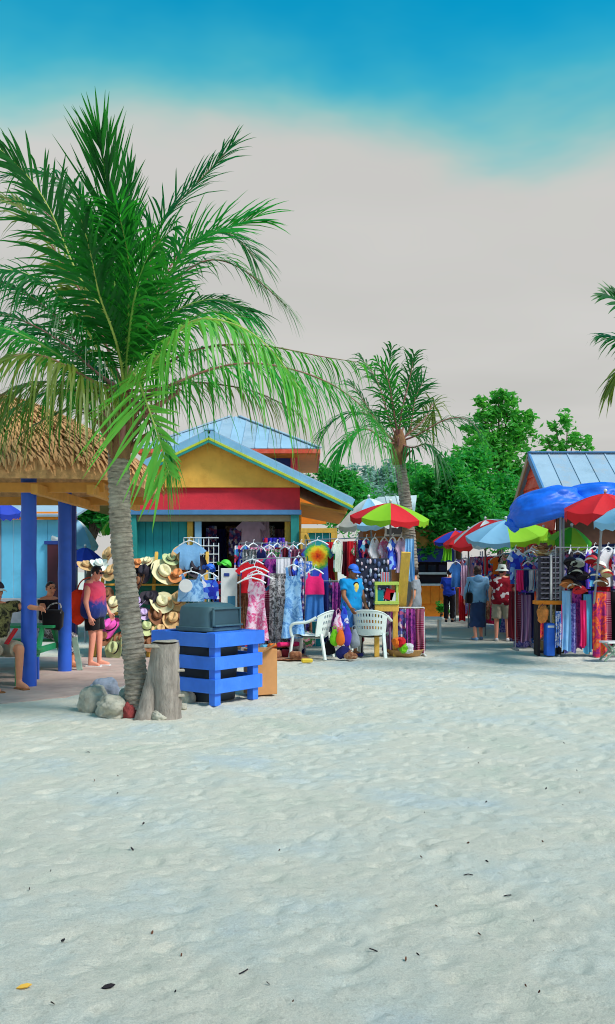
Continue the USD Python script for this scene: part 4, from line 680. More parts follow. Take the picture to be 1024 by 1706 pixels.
hr = Thing('hat_rack', 'tiered yellow-edged teal hat rack left of the shop opening', 'rack', (P(235, 0, 17)[0], 17.2, 0))
hx0, hx1 = P(165, 0, 17.2)[0], P(345, 0, 17.2)[0]
hr.part('back_board', MB().box(((hx0 + hx1) / 2, 17.75, .85), (hx1 - hx0, .04, 1.7)), tealpost_m)
for py, d in ((934, 17.4), (963, 17.2), (1012, 17.0), (1050, 16.8)): hr.part('shelf', MB().box(((hx0 + hx1) / 2, d + .2, P(0, py + 6, d)[2] - .06), (hx1 - hx0, .42, .035)), yellow_m)
for x in (hx0 + .04, (hx0 + hx1) / 2, hx1 - .04): hr.part('upright', MB().bar((x, 16.65, 0), (x, 17.6, 1.95), .06, .06), yellow_m)
for i, (px, py, sz, c, ti, yw, ro, lab) in enumerate([
    (186, 922, 1.05, 'tan', .9, -.9, 0, 'tan straw hat highest on the rack just left of the palm trunk'), (188, 952, 1.15, 'tan', .8, -.6, .3, 'tan straw hat below the highest one left of the palm trunk'), (164, 941, .9, 'white', .6, .4, .2, 'white hat with dark band above the standing woman'), (143, 943, .95, 'tan', .5, .5, .1, 'tan hat near the far post left of the standing woman'),
    (230, 938, .7, 'orange', .7, .2, 0, 'small peach hat just right of the palm trunk'), (246, 936, .8, 'cream', .6, -.3, 0, 'small cream hat at the left of the top shelf'), (242, 953, 1.2, 'black', .9, -.5, .4, 'large black hat on the top shelf'), (231, 969, .9, 'brown', 1.2, -.7, 0, 'brown hat hanging below the large black hat'), (273, 953, 1.35, 'cream', 1.1, .4, .5, 'large cream straw hat in the middle of the top shelf'), (297, 958, 1.05, 'orange', .7, -.3, .2, 'orange-tan straw hat right of the large cream hat'),
    (303, 928, 1.1, 'tan', 1.45, .1, .2, 'tan straw hat tipped to face the yard, topmost on the right'), (285, 932, .95, 'green', .6, .3, 0, 'pale green straw hat behind the tipped tan one'), (325, 943, 1.2, 'black', 1.2, .2, .3, 'dark round hat left of the wire grid'),
    (249, 995, .95, 'black', .7, .1, 0, 'black hat on the second shelf under the large black hat'), (270, 1004, 1.25, 'cream', .8, .2, .3, 'cream straw hat in the middle of the second shelf'), (297, 1000, 1.1, 'tan', 1.0, -.4, .5, 'tan rolled hat at the right of the second shelf'), (229, 1004, .9, 'lilac', .6, -.2, 0, 'lilac hat just right of the palm trunk on the second shelf'), (192, 1006, 1.2, 'cream', .8, -.3, 0, 'cream straw hat left of the palm trunk at waist height'),
    (239, 1022, .8, 'lilac', .7, .3, 0, 'pale lilac hat under the black second-shelf hat'), (262, 1026, .95, 'brown', .9, .2, 0, 'brown hat under the cream second-shelf hat'), (290, 1032, 1.1, 'tan', .8, -.2, 0, 'tan hat above the blue enclosure'), (312, 1028, .95, 'brown', .7, .2, 0, 'brown hat behind the domed bin, left side'), (186, 1045, 1.25, 'pink', .7, -.4, 0, 'bright pink sun hat beside the standing woman'), (244, 1046, 1.0, 'green', .6, .3, 0, 'pale green hat low on the rack right of the palm trunk'), (216, 1040, .9, 'brown', .8, .1, 0, 'brown hat hidden partly by the palm trunk'),
    (192, 1080, 1.15, 'green', 1.2, -.6, .3, 'pale green hat lying lowest left of the palm trunk'), (268, 1050, .9, 'tan', .7, 0, 0, 'tan hat low on the rack behind the enclosure'), (172, 1062, .9, 'brown', .8, .2, 0, 'brown hat low behind the standing woman'), (205, 1064, .9, 'brown', .9, -.2, 0, 'brown hat low behind the palm trunk'), (250, 1072, .9, 'brown', .9, .2, 0, 'brown hat at ground level left of the enclosure'), (205, 975, .85, 'black', .7, .3, 0, 'dark hat directly behind the palm trunk'), (175, 990, .9, 'brown', .8, .3, 0, 'brown hat behind the standing woman\'s shoulder'), (213, 1015, .9, 'tan', .7, .2, 0, 'tan hat half hidden by the palm trunk')]):
    d = 17.35 - (py - 930) / 130 * .75; hat(P(px, py, d), c, lab, ti, yw, ro, sz * .92, i, 'brown' if c in ('cream', 'tan', 'orange') else 'black')

# ------------------------------------------------------------------ clothes and racks before the shop
def rack(label, pa, pb, d0, z, feet=True, col=None, name='clothes_rack'):
    a, b = np.array(pa), np.array(pb); t = Thing(name, label, 'rack', (a + b) / 2 * [1, 1, 0]); m = col or steel_m
    t.part('rail', MB().tube([a, b], .011, 8), m)
    for p in (a, b): t.part('upright', MB().tube([p * [1, 1, 0], p], .012, 8), m); t.part('foot', MB().bar(p * [1, 1, 0] + [0, -.25, .02], p * [1, 1, 0] + [0, .25, .02], .04, .03), m)
    return t
gd = Thing('wire_grid', 'white wire display grid standing left of the shop opening', 'display grid', P(338, 950, 17.6) * [1, 1, 0])
ga, gbp = P(306, 896, 17.6), P(364, 1060, 17.6)
for i in range(8): x = ga[0] + (gbp[0] - ga[0]) * i / 7; gd.part('wire', MB().tube([(x, 17.6, 0.02), (x, 17.6, ga[2] - .1 * (i > 5))], .009, 5), hang_m)
for i in range(9): z = ga[2] - .16 * i; gd.part('wire', MB().tube([(ga[0], 17.59, z), (gbp[0], 17.59, z)], .009, 5), hang_m)
wp = Thing('notice_board', 'white display panel with small notices behind the litter bin', 'panel', P(382, 950, 16.9) * [1, 1, 0])
pa, pb = P(368, 953, 16.9), P(395, 1040, 16.9)
wp.part('board', MB().box(((pa[0] + pb[0]) / 2, 16.9, (pa[2] + .1) / 2 + .05), (pb[0] - pa[0], .05, pa[2] - .05)), whitep_m); wp.part('notice', MB().box((pa[0] + .11, 16.87, pa[2] - .05), (.1, .01, .06)), navy_m); wp.part('notice', MB().box((pa[0] + .2, 16.87, pa[2] - .62), (.14, .01, .34)), mat('teal_card', S('3a7a9a')))
rack('white clothes rack before the shop opening carrying dresses', P(400, 932, 16.9), P(508, 928, 16.9), 16.9, 1.8)
H = lambda kind, f, px, py, d, w, h, label, cat, **k: hung(kind, f, P(px, py, d), label, cat, w * d / F, h * d / F, seed=int(px + py), **k)
H('dress', 'pinkdye', 427, 955, 16.6, 42, 112, 'pink and white tie-dye dress on a white hanger behind the bin', 'dress'); H('tee', 'red', 420, 936, 16.75, 58, 52, 'red short sleeved top on the dress rack above the tie-dye dress', 'shirt')
for i, (px, py) in enumerate([(424, 947), (430, 958), (419, 965)]):
    t = Thing('clothes_hanger', ['upper', 'middle', 'lower'][i] + ' of the empty white hangers in front of the tie-dye dress', 'hanger', P(px, py, 16.45)); t.part('hanger_bar', MB().tube([(-.26, 0, -.07), (-.15, 0, -.01), (0, 0, .03), (.15, 0, -.01), (.26, 0, -.07)], .016, 6), hang_m, local=True); t.part('hook', MB().tube([(0, 0, .03), (0, 0, .09), (.02, 0, .11)], .007, 5), hang_m, local=True)
H('cloth', 'monoprint', 464, 955, 16.7, 30, 118, 'black and white printed wrap between the tie-dye and light blue dresses', 'cloth'); H('dress', 'skyprint', 488, 945, 16.5, 40, 118, 'light blue sundress with printed hem on a white hanger', 'dress')
H('cloth', 'brownprint', 402, 960, 16.95, 22, 100, 'brown bead strings hanging beside the white panel', 'bead curtain', pleats=6, name='bead_curtain'); H('cloth', 'magdots', 449, 985, 16.9, 20, 90, 'dark magenta cloth hanging right of the tie-dye dress', 'cloth'); H('cloth', 'mixed2', 507, 960, 17.0, 16, 110, 'narrow patched cloth at the right end of the dress rack', 'cloth')
H('tee', 'palepink', 418, 866, 19.6, 52, 46, 'pale pink long shirt hung high in the dark shop opening', 'shirt', hanger=False); H('cloth', 'palepink', 436, 868, 19.7, 24, 40, 'pale pink cloth hung high right of the pink shirt', 'cloth', pleats=4); H('cloth', 'mixed2', 395, 880, 20.0, 26, 44, 'muted cloth hung deep in the shop opening', 'cloth', pleats=4)
H('cloth', 'purplered', 456, 896, 18.4, 36, 62, 'bundle of blue, purple and red scarves at the shop door post', 'scarves', pleats=5, amp=.05); H('cloth', 'palepink', 473, 902, 18.4, 12, 36, 'pink scarf hanging right of the scarf bundle', 'scarf')
H('tee', 'lightblue', 316, 905, 17.2, 56, 44, 'light blue T-shirt on a hanger before the wire grid', 'shirt'); H('tank', 'skyprint', 318, 956, 16.7, 44, 46, 'light blue vest with pale round print above the bin', 'vest'); 
single('round_print_sign', MB().lathe([(0, .0), (.12, .0), (.125, -.012), (0, -.014)], P(309, 976, 16.6), 20, T=RX(PI / 2)), whitep_m, 'white round printed disc hanging in front of the blue vest', 'sign')
H('tank', 'tieblue', 348, 958, 16.9, 34, 40, 'blue and white patterned vest right of the round disc', 'vest'); H('cloth', 'mixed', 366, 968, 17.1, 22, 50, 'multicoloured cloth between blue vest and white panel', 'cloth')
cap(P(376, 941, 17.0), 'lime', 'lime green cap hung on the top of the white panel', 2.2, .5); cap(P(350, 948, 17.0), 'blue', 'blue cap hung on the wire grid', 2.5, .6)
H('dress', 'hotpink', 524, 955, 16.6, 32, 18, 'hot pink vest top on a white hanger above the blue skirt', 'vest') if False else None
t = hung('tank', 'hotpink', P(524, 952, 16.5), 'hot pink top with blue skirt on a white hanger above the left chair', 'dress', .36, .42, seed=3)
t.part('skirt', MB().m(sheet(.30, .38, .52, 3, .02, 5), TR((0, .02, -.4))), FB['denim'], local=True, smooth=60)
H('tee', 'rainbow', 529, 904, 17.6, 56, 66, 'rainbow ring tie-dye T-shirt hung on the braced panel', 'shirt')
rack('long steel clothes rail from the braced panel to the pole umbrella', P(508, 900, 17.8), P(688, 892, 17.8), 17.8, 1.9)
for i, (f, px, k) in enumerate([('red', 549, 'cloth'), ('greenwhite', 562, 'tee'), ('maroon', 578, 'cloth'), ('red', 586, 'cloth'), ('floralpink', 596, 'tee'), ('mixed', 610, 'tee'), ('violet', 604, 'cloth'), ('white', 624, 'tee'), ('pinkdye', 640, 'tee'), ('tieblue', 654, 'tee'), ('palepink', 668, 'tee'), ('lightblue', 682, 'cloth')]):
    H(k, f, px, 903 - i * .5, 17.75 - .12 * (i % 2), 15 if k == 'cloth' else 34, [62, 50, 56, 70][i % 4], f'{FW[f]} {"cloth" if k == "cloth" else "shirt"}, {["first", "second", "third", "fourth", "fifth", "sixth", "seventh", "eighth", "ninth", "tenth", "eleventh", "last"][i]} along the long steel rail', 'cloth' if k == 'cloth' else 'shirt', rz=(.9 if k == 'tee' else .2))
rack('lower steel rail behind the white chairs', P(508, 968, 17.3), P(604, 968, 17.3), 17.3, 1.4)
for i, (f, px) in enumerate([('brownprint', 513), ('navy', 541), ('mixed2', 550), ('purplebatik', 560), ('black', 570), ('monoprint', 580), ('olive', 590), ('maroon', 599)]):
    H('cloth', f, px, 970, 17.3 - .04 * (i % 2), 13, 100, f'{FW[f]} long wrap, {["leftmost", "second", "third", "fourth", "fifth", "sixth", "seventh", "rightmost"][i]} on the lower rail behind the chairs', 'wrap', pleats=2)
for i, (px, py, f) in enumerate([(402, 1068, 'brownprint'), (414, 1078, 'mixed'), (428, 1074, 'palepink'), (441, 1066, 'floralblue'), (452, 1070, 'black'), (466, 1066, 'purplered'), (482, 1068, 'mixed2'), (496, 1070, 'white'), (508, 1064, 'floralpink')]):
    single('goods_bundle', rock(P(px, py, 17.0), (.17, .14, .15), 500 + i), FB[f], f'{FW[f]} bundle of goods lying under the white dress rack', 'bundle', smooth=60)
for i, (f, px, py, h) in enumerate([('mixed', 437, 930, 60), ('purplebatik', 452, 925, 50), ('white', 472, 928, 60), ('tieblue', 497, 930, 70), ('floralblue', 508, 935, 60)]):
    H('tee' if i % 2 else 'cloth', f, px, py, 17.4, 26, h, f'{FW[f]} {"shirt" if i % 2 else "cloth"} hanging behind the white dress rack', 'shirt' if i % 2 else 'cloth', rz=.5, pleats=4)
fk = ['mixed', 'purplered', 'monoprint', 'floralblue', 'pinkdye', 'navy', 'mixed2', 'white', 'floralpink', 'tieblue', 'maroon', 'lilac', 'stripe', 'black', 'magdots', 'aqua']
rack('rear clothes rail below the shop beam', P(398, 905, 18.2), P(505, 905, 18.2), 18.2, 2.1)
for i in range(16):
    H(['cloth', 'tee', 'cloth', 'tank'][i % 4], fk[i], 402 + i * 6.6, 909 + (i % 3) * 3, 17.95 - .1 * (i % 3), 26, 75 + 12 * (i % 4), f'{FW[fk[i]]} piece, {["first", "second", "third", "fourth", "fifth", "sixth", "seventh", "eighth", "ninth", "tenth", "eleventh", "twelfth", "thirteenth", "fourteenth", "fifteenth", "last"][i]} along the crowded rear rail before the shop', ['cloth', 'shirt', 'cloth', 'vest'][i % 4], rz=.6 - .5 * (i % 3), pleats=4)
for i, f in enumerate(['mixed2', 'navy', 'brownprint', 'grey', 'maroon', 'purplebatik', 'monoprint', 'stripe2']):
    H('cloth', f, 352 + i * 16, 876 + (i % 2) * 5, 21.0 + (i % 3) * .4, 18, 60 + 8 * (i % 3), f'{FW[f]} cloth deep inside the shop, {["first", "second", "third", "fourth", "fifth", "sixth", "seventh", "last"][i]} from its left post', 'cloth', pleats=3)
# dark jewellery board behind the man, with small pieces in rows
jb = Thing('jewellery_board', 'dark jewellery board with rows of small pieces behind the man in blue', 'display board', P(618, 950, 17.2) * [1, 1, 0])
ja, jz0, jz1 = P(592, 945, 17.2), P(0, 1030, 17.2)[2], P(0, 930, 17.2)[2]; jw = P(648, 0, 17.2)[0] - ja[0]
jb.part('board', MB().box((ja[0] + jw / 2, 17.2, (jz0 + jz1) / 2), (jw, .05, jz1 - jz0)), mat('velvet_dark', S('2a3046'), .9)); jb.part('leg', MB().bar((ja[0] + .1, 17.22, 0), (ja[0] + .1, 17.22, jz0), .05), black_m); jb.part('leg', MB().bar((ja[0] + jw - .1, 17.22, 0), (ja[0] + jw - .1, 17.22, jz0), .05), black_m)
pc = [mat('piece_' + c, S(c), .4, .1) for c in ('c8d4e0', '8a94b0', 'e0c8d4', '5a6a9a')]; rj = random.Random(4)
for i in range(8):
    for j in range(9): jb.part('jewellery_piece', MB().m(trimesh.creation.icosphere(1, .028), TR((ja[0] + .05 + (jw - .1) * (i + rj.uniform(-.35, .35)) / 7, 17.16, jz1 - .08 - (jz1 - jz0 - .12) * (j + rj.uniform(-.3, .3)) / 8)) @ np.diag([rj.uniform(.6, 1.3), .5, rj.uniform(.7, 2.0), 1])), pc[rj.randrange(4)])
# wooden easel with lime shelves and sarongs behind
ea = Thing('wooden_easel', 'tall yellow wooden easel board leaning beside the lime shelf', 'easel', G(665, 1090))
ea.part('board', MB().bar(G(662, 1088) + [0, 0, 0], P(676, 920, 16.6), .17, .05, up=(0, 1, 0)), yellow_m, smooth=False); ea.part('prop', MB().bar(G(672, 1074), P(676, 930, 16.75), .05, .05), yellow_m)
shf = Thing('lime_shelf', 'small lime green shelf stand with goods left of the wooden easel', 'shelf', P(643, 950, 16.6) * [1, 1, 0])
sx0, sx1 = P(624, 0, 16.6)[0], P(664, 0, 16.6)[0]
for py in (972, 1004): shf.part('shelf_board', MB().box(((sx0 + sx1) / 2, 16.7, P(0, py, 16.6)[2]), (sx1 - sx0, .3, .06)), limewood_m)
for x in (sx0 + .03, sx1 - .03): shf.part('side', MB().box((x, 16.72, P(0, 988, 16.6)[2]), (.04, .26, .3)), limewood_m)
for px in (628, 659): x = P(px, 0, 16.6)[0]; shf.part('leg', MB().box((x, 16.7, .45), (.09, .09, .9)), yellow_m)
shf.part('apron', MB().box(((sx0 + sx1) / 2, 16.6, P(0, 1013, 16.6)[2]), (sx1 - sx0, .06, .12)), yellow_m)
for px, py, c, lab in ((631, 992, 'teal', 'teal packet on the lime shelf'), (648, 990, 'red', 'red patterned packet tilted on the lime shelf'), (641, 962, 'stripe', 'striped packet on top of the lime shelf'), (656, 996, 'white', 'white packet at the right of the lime shelf')):
    single('packet', MB().box(P(px, py, 16.65), (.16, .1, .2), R=RY(.3 * (px == 648))), FB[c], lab, 'packet')
rack('white topped sarong rail right of the wooden easel', P(640, 1012, 16.9), P(706, 1012, 16.9), 16.9, .9, col=whitep_m)
for i, (f, px) in enumerate([('stripe2', 644), ('purplebatik', 655), ('mixed2', 668), ('monoprint', 676), ('purplebatik', 684), ('floralpink', 692), ('magdots', 700)]):
    H('cloth', f, px, 1014, 16.88 + .05 * (i % 2), 15, 72, f'{FW[f]} sarong, {["leftmost", "second", "third", "fourth", "fifth", "sixth", "rightmost"][i]} on the white topped rail', 'sarong', name='hanging_sarong', pleats=2)
bk = Thing('shallow_basket', 'shallow wicker tray of toys at the foot of the easel', 'basket', G(676, 1094)); bk.part('basket_side', MB().lathe([(.0, .01), (.28, .01), (.36, .12), (.35, .13), (.27, .03), (0, .03)], G(676, 1094) + [0, .2, 0], 22), wicker_m)
for px, c in ((662, 'orange'), (672, 'lime'), (681, 'white'), (668, 'red')):
    single('small_toy', rock(P(px, 1080 - (px % 3) * 5, 16.55), (.1, .08, .09), px), FB[c], f'{FW[c]} soft toy lying in the shallow wicker tray', 'toy')
# hanging and heaped carrier bags before the man
def bag(px, py, d, w, h, f, label, seed):
    m = trimesh.creation.icosphere(3, 1.0); v = np.array(m.vertices); s = (1 - v[:, 2]) / 2; q = v * [1, .55, 1] * (.35 + .65 * s ** .6)[:, None] * [1, 1, 0] + v * [0, 0, 1]; q = q * [w / 2, w / 2.4, h / 2]
    q += .05 * w / .3 * (np.stack([meshkit.fbm(q * 9 + seed * 5 + 30, 3, seed + k) for k in range(3)], 1) - .5); m.vertices = q
    t = Thing('carrier_bag', label, 'bag', P(px, py, d)); t.part('bag_body', m, FB[f], local=True, smooth=70); t.part('bag_handle', MB().tube([(-.03, 0, h * .4), (-.035, 0, h * .58), (0, 0, h * .68), (.035, 0, h * .58), (.03, 0, h * .4)], .008, 5), FB[f], local=True)
for a in [(573, 1030, 16.2, .2, .45, 'tieblue', 'blue and white carrier bag held by the man in blue', 1), (563, 1045, 16.15, .24, .5, 'pinkdye', 'pink and white carrier bag hanging left of the blue one', 2), (557, 1062, 16.1, .22, .3, 'lime', 'lime green bag low at the left of the bag cluster', 3), (567, 1062, 16.05, .2, .3, 'orange', 'orange bag in the middle of the bag cluster', 4), (578, 1058, 16.1, .2, .4, 'violet', 'violet bag at the right of the bag cluster', 5), (590, 1064, 16.2, .24, .36, 'grey', 'grey plastic bag beside the right chair', 6), (548, 1080, 16.2, .3, .26, 'black', 'black bag on the sand between the chairs', 7), (572, 1087, 16.1, .36, .24, 'navy', 'dark blue bag on the sand under the bag cluster', 8), (584, 1092, 16.0, .3, .14, 'brownprint', 'brown bundle lying flat between the chairs', 9)]: bag(*a)
# spread mat and carved goods
mt = single('floor_mat', wob(MB().box(G(468, 1098) + [0, .2, .02], (.95, 1.0, .02), rz=.1), .01, 5, 1), FB['brownprint'], 'brown patterned mat spread on the sand right of the bin enclosure', 'mat')
rr_ = random.Random(9)
for i, (px, py, c) in enumerate([(446, 1090, 'black'), (458, 1094, 'brownprint'), (470, 1088, 'black'), (480, 1093, 'maroon'), (492, 1096, 'brownprint'), (500, 1086, 'navy'), (462, 1082, 'red'), (476, 1080, 'aqua'), (488, 1084, 'mixed')]):
    p = G(px, py + 4); single('folded_cloth', wob(MB().box(p + [0, 0, .09], (.22, .16, .15), rz=rr_.uniform(0, 3), ch=.03), .04, 8, i), FB[c], f'{FW[c]} folded bundle, {["first", "second", "third", "fourth", "fifth", "sixth", "seventh", "eighth", "ninth"][i]} of those heaped on the floor mat', 'bundle', smooth=60)
for i, (px, c) in enumerate([(450, 'aqua'), (462, 'orange'), (478, 'hotpink')]):
    single('rolled_towel', MB().tube([P(px - 14, 1078 - i * 2, 16.4), P(px + 22, 1076 - i * 2, 16.9)], .045, 10), FB[c], f'{FW[c]} rolled towel lying above the floor mat', 'towel')
single('yellow_wedge', wob(MB().box(G(511, 1104) + [0, .02, .035], (.2, .1, .07), rz=.2, ch=.02), .01, 8, 3), mat('yellow_plastic', S('e8c838'), .5), 'small yellow wedge on the sand before the left chair', 'toy')

# ------------------------------------------------------------------ umbrellas
UM = {k: usdkit.material(stage, '/World/Looks/umbrella_' + k, {'p': ('principled_bsdf', {'base_color': S(c), 'roughness': .7}), 't': ('translucent_bsdf', {'color': S(c)}), 'n': ('noise_texture', {'scale': 6, 'detail': 4}), 'b': ('bump', {'strength': .25, 'distance': .05}), 'm': ('mix_closure', {'fac': .3})}, [('n.fac', 'b.height'), ('b.normal', 'p.normal'), ('p.BSDF', 'm.closure1'), ('t.BSDF', 'm.closure2')], surface='m.closure') for k, c in (('red', 'e8202c'), ('lime', '9ad41e'), ('green', '4ec820'), ('sky', '9ad0ec'), ('white', 'e4ecec'), ('navy', '2a4ac8'))}
def umbrella(label, top, R, drop, cols, pole_to, tilt=(0, 0), seed=0, n=8, val=.1, group='market umbrellas over the stalls', rot=0.2):
    t = Thing('market_umbrella', label, 'umbrella', np.array(pole_to) * [1, 1, 0], 0, group); T = TR(top) @ RY(tilt[0]) @ RX(tilt[1]); r = np.random.default_rng(seed)
    for k in range(n):
        V_, m_ = [], 7
        for j in range(7):
            s = j / 6
            for i in range(m_):
                f = i / (m_ - 1); a = rot + 2 * PI * (k + f) / n; flat = math.cos(PI / n) / math.cos(PI / n * (2 * f - 1)); sag = .05 * R * math.sin(PI * f) * s
                rr = R * s * (1 + (flat - 1) * .9) if s > 0 else .001
                V_.append([rr * math.cos(a), rr * math.sin(a), -drop * s ** 1.5 - sag])
        for i in range(m_): V_.append(np.array(V_[6 * m_ + i]) * [.985, .985, 1] - [0, 0, val * (1 + .25 * math.sin(i * 2.1 + k))])
        V_ = np.array(V_); f_ = np.array([[j * m_ + i, (j + 1) * m_ + i, (j + 1) * m_ + i + 1, j * m_ + i + 1] for j in range(7) for i in range(m_ - 1)])
        mm = MB().add(np.vstack([V_, V_ - [0, 0, .006]]), np.vstack([f_, f_[:, ::-1] + len(V_)])).mesh(); mm.apply_transform(T); t.part('canopy_panel', mm, UM[cols[k % len(cols)]], smooth=40)
        a = rot + 2 * PI * k / n; rb = MB().tube([(0, 0, -.03), (R * .5 * math.cos(a), R * .5 * math.sin(a), -drop * .36 - .025), (R * .97 * math.cos(a), R * .97 * math.sin(a), -drop - .02)], .007, 5).mesh(); rb.apply_transform(T); t.part('rib', rb, steel_m)
    tp = np.array(top); pt = np.array(pole_to, float); t.part('pole', MB().tube([pt - [0, 0, .02], tp + [0, 0, .03]], .022, 8), steel_m); t.part('finial', MB().m(trimesh.creation.icosphere(2, .03), TR(tp + [0, 0, .05])), whitep_m)
def UB(label, px, py, d, Rpx, droppx, cols, **k):
    tp = P(px, py, d); umbrella(label, tp, Rpx * d / F, droppx * d / F, cols, k.pop('foot', tp * [1, 1, 0]), **k)
UB('red and lime umbrella over the left stall beside the slim palm', 650, 838, 18.0, 66, 24, ['red', 'lime'], rot=-.05, n=8, seed=1, tilt=(.05, .12))
UB('pale grey-blue umbrella just left of and behind the red and lime one', 614, 830, 19.6, 58, 40, ['white', 'white', 'sky'], rot=.3, n=8, seed=21, tilt=(-.1, .1), foot=(1.55, 19.7, 0))
UB('large sky blue and lime umbrella tilted over the right-hand row', 842, 866, 19.3, 68, 22, ['sky', 'sky', 'lime', 'lime', 'sky', 'sky', 'lime', 'red'], rot=PI * .95, tilt=(-.12, .25), seed=2, foot=(5.25, 19.9, 0))
UB('white and red umbrella behind the sky blue and lime one', 808, 866, 22.0, 66, 26, ['red', 'white'], rot=.1, tilt=(-.28, .15), seed=3)
UB('red umbrella with lime panels farther down the lane', 780, 882, 25.0, 46, 16, ['red', 'red', 'lime', 'red'], rot=.5, tilt=(-.2, .1), seed=4); UB('navy and red umbrella at the far end of the lane', 758, 884, 28.0, 40, 14, ['navy', 'red'], rot=.3, tilt=(-.1, .1), seed=5)
UB('red umbrella with white edging at the right border', 1008, 822, 15.6, 68, 28, ['red'], rot=.2, tilt=(.0, .15), seed=6, val=.16, foot=(5.35, 17.15, 0)); UB('pale sky blue umbrella cut by the right border', 1052, 838, 14.8, 64, 30, ['sky'], rot=.1, tilt=(0, .1), seed=7, foot=(6.4, 16.2, 0))
UB('green umbrella drooping below the blue tarps', 952, 878, 18.2, 36, 22, ['green', 'lime'], rot=.6, tilt=(.1, .2), seed=8); UB('low red umbrella under the left blue tarp', 905, 880, 20.5, 40, 16, ['red', 'red', 'lime'], rot=.2, tilt=(0, .1), seed=9)
UB('pale blue and white umbrella behind the shelter posts', 128, 865, 21.5, 46, 34, ['sky', 'white'], rot=.3, tilt=(.3, .1), seed=10); UB('lime umbrella glimpsed left of the palm trunk', 190, 862, 22.5, 26, 18, ['lime', 'green'], rot=.1, tilt=(-.2, .1), seed=11)
UB('blue umbrella low behind the standing woman', 142, 912, 20.0, 30, 18, ['navy'], rot=.1, tilt=(.1, .2), seed=12); UB('navy umbrella at the left border under the thatch', 0, 835, 17.5, 34, 16, ['navy'], rot=.4, tilt=(.1, .2), seed=13)
def tarp(label, c, size, ang, seed, poles):
    m = trimesh.creation.icosphere(5, 1.0); v = np.array(m.vertices); v = np.sign(v) * np.abs(v) ** .85
    r = 1 + .26 * (meshkit.fbm(v * [1.2, 1.2, 2.2] + seed * 11 + 60, 3, seed) - .5) + .07 * np.abs(np.sin(v[:, 0] * 3.0 + v[:, 1] * 4 + 5 * meshkit.fbm(v * 1.5 + 20, 2, seed)))
    v = v * r[:, None] * np.array(size); lo = v[:, 2] < -size[2] * .35; v[lo, 2] = -size[2] * .35 + (v[lo, 2] + size[2] * .35) * .25; m.vertices = v @ RY(ang)[:3, :3].T + np.array(c)
    t = Thing('blue_tarp', label, 'tarpaulin', np.array(c) * [1, 1, 0]); t.part('tarp_sheet', m, tarp_m, smooth=60); k = t.part('tied_corner', wob(MB().m(trimesh.creation.icosphere(3, .13), TR(np.array(c) + RY(ang)[:3, :3] @ np.array([-size[0] * .98, -.1, -.08]))), .09, 8, seed), tarp_m)
    for p in poles: t.part('pole', MB().tube([np.array(p) * [1, 1, 0], np.array(c) + [p[0] - c[0], p[1] - c[1], 0]], .022, 8), steel_m)
tarp('blue tarpaulin bundle over the stall, left of the two', P(908, 851, 17.4), (.70, .7, .40), -.30, 3, [P(933, 0, 17.2), P(938, 0, 17.8)]); tarp('blue tarpaulin bundle nearer the right border', P(988, 838, 17.6), (.62, .7, .38), -.12, 8, [P(1000, 0, 17.5)])
single('tarp_buckle', wob(MB().lathe([(.04, 0), (.1, .02), (.11, .05), (.05, .08)], P(922, 858, 16.6), 12, T=RX(PI / 2)), .02, 9, 2), whitep_m, 'white rope knot hanging at the tarpaulin edge', 'rope') if False else None

# ------------------------------------------------------------------ the right-hand row of stalls
ORD = ['first', 'second', 'third', 'fourth', 'fifth', 'sixth', 'seventh', 'eighth', 'ninth', 'tenth', 'eleventh', 'twelfth', 'thirteenth', 'fourteenth', 'fifteenth', 'sixteenth', 'seventeenth', 'eighteenth', 'nineteenth', 'twentieth', 'twenty-first', 'twenty-second', 'twenty-third', 'twenty-fourth', 'twenty-fifth', 'twenty-sixth']
XR = 5.0
for i, (ya, yb) in enumerate(((18.2, 20.6), (20.9, 23.3), (23.6, 26.0), (26.3, 29.5))):
    t = Thing('stall_frame', f'steel stall frame of the right-hand row, {ORD[i]} behind the front rack', 'stall', (XR + .6, (ya + yb) / 2, 0))
    for x in (XR + .05, XR + 1.5):
        for y in (ya, yb): t.part('upright', MB().tube([(x, y, 0), (x, y, 2.15)], .02, 8), steel_m)
    for z in (1.98, 1.32):
        t.part('rail', MB().tube([(XR + .05, ya, z), (XR + .05, yb, z)], .016, 8), steel_m)
        t.part('rail', MB().tube([(XR + .05, ya, z), (XR + 1.5, ya, z)], .016, 8), steel_m)
    t.part('back_cloth', MB().m(sheet(yb - ya, yb - ya, 2.1, 8, .03, i), TR((XR + 1.3, (ya + yb) / 2, 2.15)) @ RZ(PI / 2)), FB[['navy', 'purplebatik', 'violet', 'teal'][i]])
rs = random.Random(21); keys_u = ['white', 'mixed2', 'monoprint', 'floralblue', 'navy', 'lilac', 'grey', 'tieblue', 'mixed', 'black', 'palepink', 'purplered', 'floralpink', 'lightblue', 'stripe', 'red', 'orange']; keys_l = ['purplebatik', 'navy', 'maroon', 'brownprint', 'olive', 'monoprint', 'magdots', 'white', 'lilac', 'firebatik', 'mixed2', 'violet', 'teal', 'floralblue', 'stripe2', 'red', 'hotpink']
y = 18.35
